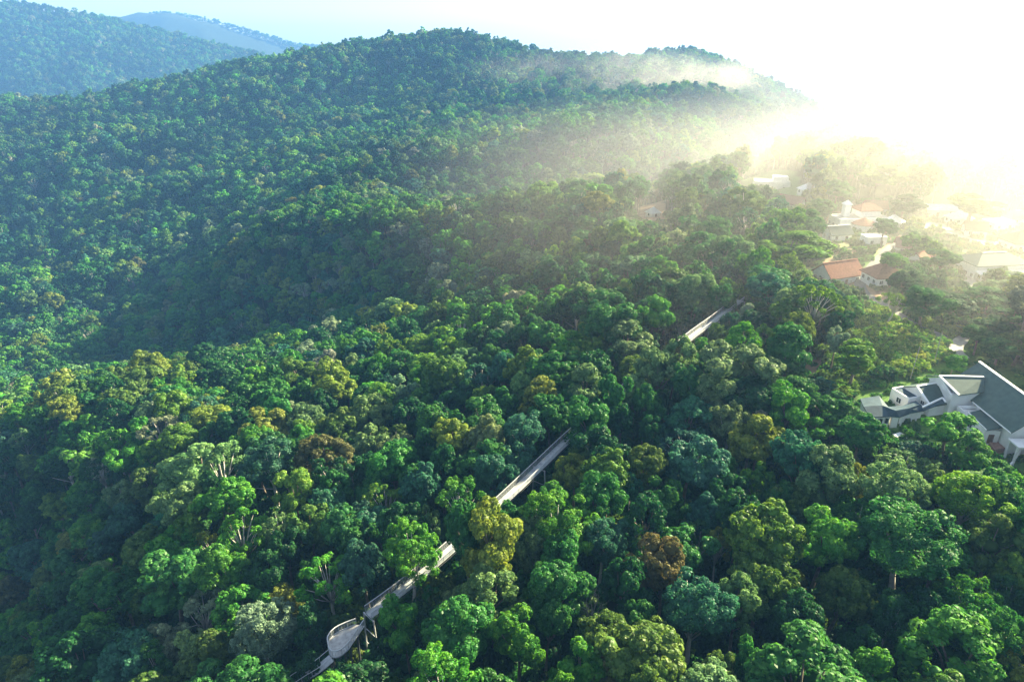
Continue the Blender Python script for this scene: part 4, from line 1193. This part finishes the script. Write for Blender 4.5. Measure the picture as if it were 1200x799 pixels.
# stepped block at its left
def f(mb):
    mb.prism([q2(O2, -3.0, 1.4), q2(O2, .2, 1.4), q2(O2, .2, -3.6), q2(O2, -3.0, -3.6)], Z0, 45.4); mb.prism([q2(O2, -1.6, 3.2), q2(O2, .2, 3.2), q2(O2, .2, 1.403), q2(O2, -1.6, 1.403)], Z0, 44.2)
part(f, 'wall', M_WHITE)
lf = part(lambda mb: mb.prism([q2(O2, -2.7, 1.1), q2(O2, -.1, 1.1), q2(O2, -.1, -3.3), q2(O2, -2.7, -3.3)], 45.403, 45.5), 'roof', M_ROOF_SLATE)
part(lambda mb: [mb.bar((*q2(O2, *a), 45.6), (*q2(O2, *b), 45.6), .25, .4) for a, b in (((-2.9, 1.3), (.1, 1.3)), ((-2.9, -3.5), (.1, -3.5)), ((-2.9, 1.3), (-2.9, -3.5)))], 'parapet', M_TRIM, lf)
# slate-blue wing: curving link and end pavilion
def zpt(px, py, z): return tuple(at_z(px, py, z))
def f(mb):
    ridge = [zpt(1012, 476, 46.0), zpt(1034, 475, 46.0), zpt(1050, 481, 45.9), (*zpt(1066, 478, 45.9),), zpt(1079, 473.5, 46.0)]
    back = [zpt(1008, 467, 44.9), zpt(1030, 463.5, 44.9), zpt(1041, 476.5, 45.0), zpt(1058, 475, 45.0), zpt(1073, 469.5, 45.2)]
    front = [zpt(1019, 488.5, 44.8), zpt(1044, 487.5, 44.8), zpt(1054, 488.5, 44.8), zpt(1068, 483.5, 44.9), zpt(1083, 481, 45.0)]
    for i in range(4):
        mb.slab([front[i], front[i + 1], ridge[i + 1], ridge[i]], .2); mb.slab([ridge[i], ridge[i + 1], back[i + 1], back[i]], .2)
    mb.slab([front[0], ridge[0], back[0]], .2)
wg = part(f, 'roof', M_ROOF_SLATE)
def f(mb):
    i_ = lambda px, py: tuple(at_z(px, py, 44.75)[:2])
    mb.prism([i_(1019.5, 487), i_(1043.5, 486), i_(1040, 478), i_(1030, 466), i_(1010, 469)], Z0, 44.72)
    mb.prism([i_(1046, 487.5), i_(1054, 487.5), i_(1052, 482), i_(1045, 483)], Z0, 44.72)
    mb.prism([i_(1055, 487), i_(1068, 482.5), i_(1081, 480), i_(1073, 472), i_(1057, 477)], Z0 + 3.2, 44.7)
part(f, 'wall', M_WHITE)
def f(mb):
    for px, py in ((1058, 486.5), (1064, 484.5), (1070, 482.5), (1076, 481.5)):
        p = at_z(px, py, 44.6); mb.bar((p[0], p[1], Z0), (p[0], p[1], 44.6), .25)
part(f, 'column', M_TRIM)
# narrow covered stair with a dark opening
def f(mb): mb.slab([zpt(1082, 481, 45.2), zpt(1108, 471, 46.2), zpt(1104.5, 466, 46.3), zpt(1080, 476, 45.6)], .18)
stp = part(f, 'roof', M_ROOF_SLATE)
part(lambda mb: (mb.bar(zpt(1081, 477, 45.65), zpt(1104.5, 466, 46.38), .3, .3), mb.bar(zpt(1104.5, 466, 46.38), zpt(1108, 471, 46.25), .3, .3)), 'parapet', M_TRIM, stp)
for (px, py, z, n_) in [(1024, 493.5, 43.4, (-.5, -.85)), (1030, 493, 43.4, (-.35, -.95)), (1037, 492.6, 43.4, (-.35, -.95))]:
    p = at_z(px, py, z); add_window(hs, p, n_, 1.3, 1.3, HO)
for y in (123.0, 125.6, 128.2): add_window(hs, (96.9 - .055 * (y - 121.4), y, 43.3), (-1, -.06), 1.3, 1.2, HO)
add_door(hs, (98.4, 121.2, 41.6), (-.13, -1), HO)
add_window(hs, (*q2(O2, .2, 2.2), 44.6), (-.96, -.28), 0.9, 1.0, HO); add_window(hs, (*q2(O2, -3.0, -1.0), 44.0), (-.96, -.28), 1.2, 1.2, HO)
# porch at the near end
def f(mb):
    for a in ((99.6, 115.2), (99.6, 117.6), (103.0, 115.2)): mb.bar((a[0], a[1], Z0), (a[0], a[1], 44.6), .35)
    mb.prism([(99.2, 114.6), (104.0, 114.6), (104.0, 117.9), (99.2, 117.9)], 44.6, 44.9)
part(f, 'porch', M_TRIM)

# paving, garden wall and the odd things on the lawn
def drape(name, pts2, m, lift=0.12, thick=0.25, kind='structure', res=1.0):
    """flat-lying strip or patch that follows the ground"""
    P = resample(smooth_path(np.array(pts2, float)), res); return P
def road(name, line, half, m, kind='structure', lift=0.14):
    P3 = np.array([hit(px, py) for px, py in line]); P = resample(smooth_path(P3), 1.2)
    A_, B_ = sides(P, half)
    mb = MB()
    for i in range(len(P)):
        pass
    for E in (A_, B_, P): E[:, 2] = height(E[:, 0], E[:, 1]) + lift
    top = np.maximum(np.maximum(A_[:, 2], B_[:, 2]), P[:, 2]); A_[:, 2] = top; B_[:, 2] = top
    ribbon(mb, A_, B_, 1.0)
    return tag(mb.build(name, m), kind=kind)
t_ = MB(); t_.prism([zpt(1154, 509, 41.9)[:2], zpt(1165, 527, 41.9)[:2], zpt(1183, 524, 41.9)[:2], zpt(1199, 516, 41.9)[:2], zpt(1215, 512, 41.9)[:2], (100.6, 121.4), (97, 121.3)][::1], 40.0, 41.95)
tag(t_.build('terrace_paving', M_PAVE), kind='structure')
gw = [zpt(1197, 515, 42)[:2], zpt(1196, 528, 41.3)[:2], zpt(1187, 542, 40.9)[:2], zpt(1175, 554, 40.4)[:2]]
mb = MB()
for a, b in zip(gw[:-1], gw[1:]):
    za, zb = gz_(*a), gz_(*b); mb.bar((a[0], a[1], za + .2), (b[0], b[1], zb + .2), .35, 1.5)
tag(mb.build('garden_wall', M_TRIM), 'low white garden wall running down the lawn from the pink terrace', 'wall')
sp_ = hit(1052, 513); so = empty('garden_table', sp_, 0, 'small white garden table with benches on the lawn below the slate-blue wing', 'table')
mb = MB(); mb.box((0, 0, .8), (2.2, 1.2, .1), .4); mb.build('tabletop', M_TRIM, so)
for s in (-1, 1):
    mb = MB(); mb.box((s * .75, s * .3, .37), (.14, .8, .76), .4); mb.build('leg', M_TRIM, so)
    mb = MB(); mb.box((-s * .45, s * 1.1, .42), (2.2, .4, .1), .4); mb.box((-s * .45 - .8, s * 1.1 - .3, .2), (.1, .4, .4), .4); mb.box((-s * .45 + .8, s * 1.1 + .3, .2), (.1, .4, .4), .4); mb.build('bench', M_TRIM, so)
for (px, py, lean, lab) in [(1066, 446, .03, 'thin pale utility pole on the fern slope behind the large house, nearer its second roof'), (1094, 428, -.02, 'thin pale utility pole on the fern slope beside the path end')]:
    p = hit(px, py); po = empty('utility_pole', p, 0, lab, 'pole', 'poles on the fern slope')
    mb = MB(); mb.tube([(0, 0, -1), (lean * 8, 0, 9)], [.09, .06], 6); mb.build('shaft', M_CONC, po); mb = MB(); mb.box((lean * 7.6, 0, 8.4), (1.2, .07, .09), .6); mb.build('crossarm', M_WOOD, po)

# roads of the hill village
road('road', [(1106, 396), (1075, 384), (1052, 369), (1030, 355), (1012, 344), (1008, 330), (1018, 318), (1034, 300), (1052, 285), (1075, 270), (1095, 262)], 1.7, M_ASPH)
road('side_road', [(1095, 262), (1112, 270), (1130, 280), (1160, 286), (1205, 284), (1260, 282)], 2.6, M_CONC)
road('lane', [(1128, 312), (1134, 325), (1143, 340), (1152, 352)], 1.8, M_CONC, lift=.2)
road('driveway', [(1128, 420), (1120, 410), (1128, 398), (1150, 392)], 1.6, M_CONC)

# ------------------------------------------------------------------ the hill village
VG = 'houses of the hill village'
house('village_house', 'long terracotta roofed house beside the tall pale trunk, above the bend of the road', 'house', 980, 330, 13.5, 8.5, .35, 3.4, 3.6, 'gable', M_TERRA, group=VG)
house('village_house', 'terracotta hipped house with white arcaded front beside the dark trees', 'house', 1032, 332, 9.5, 8.5, .15, 3.6, 3.4, 'hip', M_TERRA, group=VG)
house('village_house', 'small terracotta roofed house on the slope among trees right of the arcaded house', 'house', 1078, 312, 8.5, 6.5, .6, 3.0, 2.2, 'gable', M_TERRA, group=VG)
# white hilltop residence: pavilion, tower and hall are one building
o, off, W, g = house('white_residence', 'sprawling white hilltop residence with round red-roofed pavilion and slim tower', 'residence', 1004, 266, 22, 9, .12, 4.2, .2, 'flat', M_CONC)
mb = MB(); cyl = [W(-1 + 4.2 * math.cos(a), -6 + 4.2 * math.sin(a), 0)[:2] for a in np.linspace(0, 2 * math.pi, 20, endpoint=False)]; mb.prism(cyl, g - 1.5, g + 3.4); mb.build('pavilion_wall', M_WHITE, o, off)
mb = MB(); n = 20; c0 = W(-1, -6, g + 5.6); rim = [W(-1 + 5.3 * math.cos(a), -6 + 5.3 * math.sin(a), g + 3.35) for a in np.linspace(0, 2 * math.pi, n, endpoint=False)]
for i in range(n): mb.slab([rim[i], rim[(i + 1) % n], c0], .2)
mb.build('pavilion_roof', M_TERRA, o, off)
mb = MB(); mb.box(W(-4.5, 3, g + 4.6), (2.6, 2.6, 9.4), .12); mb.build('tower', M_WHITE, o, off)
mb = MB(); r_ = [W(-4.5 + a, 3 + b, g + 9.35) for a, b in ((-1.7, -1.7), (1.7, -1.7), (1.7, 1.7), (-1.7, 1.7))]
for i in range(4): mb.slab([r_[i], r_[(i + 1) % 4], W(-4.5, 3, g + 11.2)], .15)
mb.build('tower_roof', M_WHITE, o, off)
mb = MB(); mb.box(W(5, 3.2, g + 3.4), (9, 7, 7.2), .12); mb.build('hall_wall', M_WHITE, o, off)
mb = MB(); r_ = [W(5 + a, 3.2 + b, g + 7.0) for a, b in ((-5.2, -4.2), (5.2, -4.2), (5.2, 4.2), (-5.2, 4.2))]; k0, k1 = W(2.5, 3.2, g + 9.4), W(7.5, 3.2, g + 9.4)
mb.slab([r_[0], r_[1], k1, k0], .2); mb.slab([r_[1], r_[2], k1], .2); mb.slab([r_[2], r_[3], k0, k1], .2); mb.slab([r_[3], r_[0], k0], .2); mb.build('hall_roof', M_TERRA, o, off)
o, off, W, g = house('white_villa', 'broad flat-topped white villa standing high on the ridge', 'villa', 903, 222, 19, 9, -.2, 4.5, .2, 'flat', M_METAL)
mb = MB(); mb.box(W(4.5, 1, g + 5.9), (8, 6, 3), -.2); mb.build('upper_storey', M_WHITE, o, off)
house('village_house', 'maroon roofed house with white gable just below the white villa', 'house', 926, 245, 11, 7, -.75, 3.4, 2.8, 'gable', M_MAROON, group=VG)
house('white_cottage', 'little bright white-roofed cottage alone among trees on the ridge', 'cottage', 765, 254, 5.8, 5.0, .5, 2.8, 2.2, 'hip', M_METAL, windows=1)
house('long_building', 'long building with a faded blue roof half lost in the glare', 'building', 1094, 252, 17, 7, -.1, 3.2, 1.6, 'gable', M_BLUE)
o, off, W, g = house('hotel_hall', 'long pale grey-roofed hall with a white columned front at the village edge', 'hall', 1158, 322, 20, 11, .12, 5.4, 2.4, 'hip', M_ROOF_PALE, windows=6)
for q in range(7):
    mb = MB(); a = W(-9 + q * 3, -7.2, 0); mb.bar((a[0], a[1], g - 1.5), (a[0], a[1], g + 3.2), .4); mb.build('column', M_TRIM, o, off)
mb = MB(); mb.slab([W(-10.4, -8, g + 3.2), W(10.4, -8, g + 3.2), W(10.4, -5.5, g + 3.7), W(-10.4, -5.5, g + 3.7)], .2); mb.build('verandah_roof', M_METAL, o, off)
house('pavilion_block', 'low pale building with overhanging white roof slab at the right edge of the village', 'building', 1200, 332, 16, 9, .1, 3.6, .2, 'flat', M_METAL, windows=5)
house('village_house', 'broad rust roofed house behind the columned hall', 'house', 1198, 292, 15, 9, .1, 4.0, 3.2, 'hip', M_TERRA, group=VG)
for px, py, w_, d_, rz, rt, rm, lab in [(946, 228, 8, 6, .3, 'hip', M_METAL, 'small pale-roofed house between the white villa and the white residence'), (1024, 250, 9, 6, -.2, 'gable', M_TERRA, 'terracotta roofed house close behind the white residence'),
    (1044, 268, 8, 6, .5, 'hip', M_METAL, 'pale hip-roofed house at the right end of the white residence'), (980, 281, 9, 6, .2, 'gable', M_ROOF_PALE, 'grey gabled house just in front of the white residence'), (1062, 297, 8, 6.5, -.4, 'gable', M_MAROON, 'maroon gabled house beside the upper bend of the village road'),
    (1122, 262, 9, 6, .1, 'hip', M_METAL, 'white-roofed house just right of the long blue roof'), (1140, 276, 8, 6, -.3, 'gable', M_TERRA, 'terracotta gabled house beside the pale side road'), (1168, 268, 11, 7, .2, 'flat', M_METAL, 'flat white-roofed house behind the pale side road'),
    (1190, 262, 10, 7, 0, 'hip', M_ROOF_PALE, 'grey hip-roofed house at the far right behind the side road'), (1022, 287, 8, 5, .1, 'flat', M_METAL, 'low flat-roofed annex below the round red-roofed pavilion')]:
    house('village_house', lab, 'house', px, py, w_, d_, rz, 3.2, 2.4 if rt != 'flat' else .2, rt, rm, group=VG, windows=2)
house('crest_house', 'low dark-roofed house on the hazy crest beside the cypress', 'house', 996, 166, 20, 10, -.12, 4.5, 3.0, 'gable', M_MAROON)
for (px, py, lab) in [(793, 271, 'small bright blue tarpaulin shelter, smaller of the pair beyond the white cottage'), (801, 272, 'taller bright blue tarpaulin shelter, larger of the pair beyond the white cottage'), (884, 254, 'lone blue tarpaulin shelter below the white villa')]:
    p = hit(px, py); k = 1.25 if px == 801 else 0.9
    so = empty('tarpaulin_shelter', p, .4, lab, 'shelter', 'blue shelters in the woods'); so.scale = (k, k, k)
    mb = MB(); mb.slab([(-1.4, -1.6, 2.2), (1.4, -1.6, 2.2), (1.4, 0, 4.2), (-1.4, 0, 4.2)], .06); mb.slab([(-1.4, 0, 4.2), (1.4, 0, 4.2), (1.4, 1.6, 2.2), (-1.4, 1.6, 2.2)], .06); mb.build('sheet', M_TARP, so)
    for a in (-1.3, 1.3):
        for b in (-1.5, 1.5): mb = MB(); mb.bar((a, b, -.5), (a, b, 2.25), .1); mb.build('post', M_WOOD, so)
# ------------------------------------------------------------------ what sets each tree apart
FORM = {'dome': 'domed', 'lumpy': 'lumpy', 'tall': 'tall narrow', 'airy': 'open spreading', 'feathery': 'fine-leaved', 'tiered': 'tiered', 'conifer': 'pointed conifer', 'bare': 'leafless', 'palm': 'palm'}
MARKS = [(405, 752, 'the round lookout'), (466, 696, 'the walkway by the lookout'), (545, 629, "the walkway's leafy gap"), (632, 548, "the walkway's open stretch"), (680, 503, "the walkway's hidden bend"),
         (820, 388, "the walkway's upper stretch"), (868, 352, "the walkway's far end"), (1032, 478, 'the slate-blue wing'), (1170, 470, 'the large grey roof'), (1185, 535, 'the white garden wall'),
         (955, 435, 'the red earth bank'), (1052, 513, 'the garden table'), (1060, 415, 'the fern slope'), (1032, 320, 'the arcaded house'), (980, 318, 'the long terracotta roof'), (765, 248, 'the white cottage'),
         (903, 217, 'the white villa'), (1000, 258, 'the round red-roofed pavilion'), (1150, 310, 'the columned hall'), (797, 268, 'the pair of blue shelters'), (996, 162, 'the crest house'), (362, 790, 'the boardwalk'), (1094, 248, 'the long blue roof')]
ANCH = [(240, 552, 'the giant pale sage crown'), (865, 712, 'the lumpy sage crown'), (814, 718, 'the big blue-green crown'), (757, 764, 'the big olive dome'), (785, 785, 'the palm'), (1070, 632, 'the widest crown'), (1110, 768, 'the tiered giant'), (777, 678, 'the brown lumpy crown'),
        (572, 638, 'the golden walkway crown'), (460, 546, 'the round green dome'), (318, 545, 'the round blue-green crown'), (226, 626, 'the small yellow-green crown'), (185, 505, 'the grey-white open crown'), (540, 742, 'the big green front crown'),
        (882, 516, 'the golden lumpy crown'), (862, 428, 'the broad sage crown'), (650, 604, 'the bright walkway dome'), (196, 682, 'the big lower-left crown'), (78, 482, 'the golden spur dome'), (955, 545, 'the broad olive dome'), (1154, 574, 'the tall sage crown'),
        (928, 292, 'the village tree'), (705, 240, 'the golden ridge dome'), (664, 340, 'the yellow-green conifer'), (124, 738, 'the tall bright crown'), (962, 632, 'the big bright lumpy crown')]
def sector(dx, dy):
    a = math.degrees(math.atan2(-dy, dx)) % 360
    return ['right of', 'behind and right of', 'behind', 'behind and left of', 'left of', 'in front and left of', 'in front of', 'in front and right of'][int((a + 22.5) // 45) % 8]
ORD = ['nearest', 'second nearest', 'third nearest', 'fourth nearest', 'fifth nearest', 'sixth nearest', 'seventh nearest', 'eighth nearest', 'ninth nearest', 'tenth nearest'] + ['%dth nearest' % n for n in range(11, 60)]
by_key = {}
for i in sorted(single):
    t = T[i]
    own = [(abs(t['px'] - a) + abs(t['py'] - b), c) for a, b, c in ANCH]
    t['anchor'] = min(own)[1] if t['hero'] and min(own)[0] < 7 else None
    best = min(((math.hypot(t['px'] - a, (t['py'] - b) * 1.2), a, b, c) for a, b, c in MARKS + ANCH if not (t['anchor'] and c == t['anchor'])), key=lambda v: v[0])
    size = 'big ' if t['rp'] > 33 else 'small ' if t['rp'] < 13 else ''
    desc = '%s%s %s tree' % (size, t['colour'], FORM[t['kind']]) if t['kind'] not in ('palm', 'bare', 'conifer') else '%s%s' % (size, {'palm': 'palm with splayed fronds', 'bare': 'pale leafless tree', 'conifer': t['colour'] + ' pointed conifer'}[t['kind']])
    by_key.setdefault((desc, sector(t['px'] - best[1], t['py'] - best[2]), best[3]), []).append((best[0], i))
for (desc, sec, mark), L in by_key.items():
    L.sort()
    for n, (_, i) in enumerate(L):
        lab = '%s %s %s' % (desc, sec, mark) if len(L) == 1 else '%s %s %s, %s' % (desc, sec, mark, ORD[n])
        k = T[i]['kind']
        tag(T[i]['obj'], lab, 'palm' if k == 'palm' else 'conifer' if k == 'conifer' else 'tree', 'trees of the rainforest canopy')
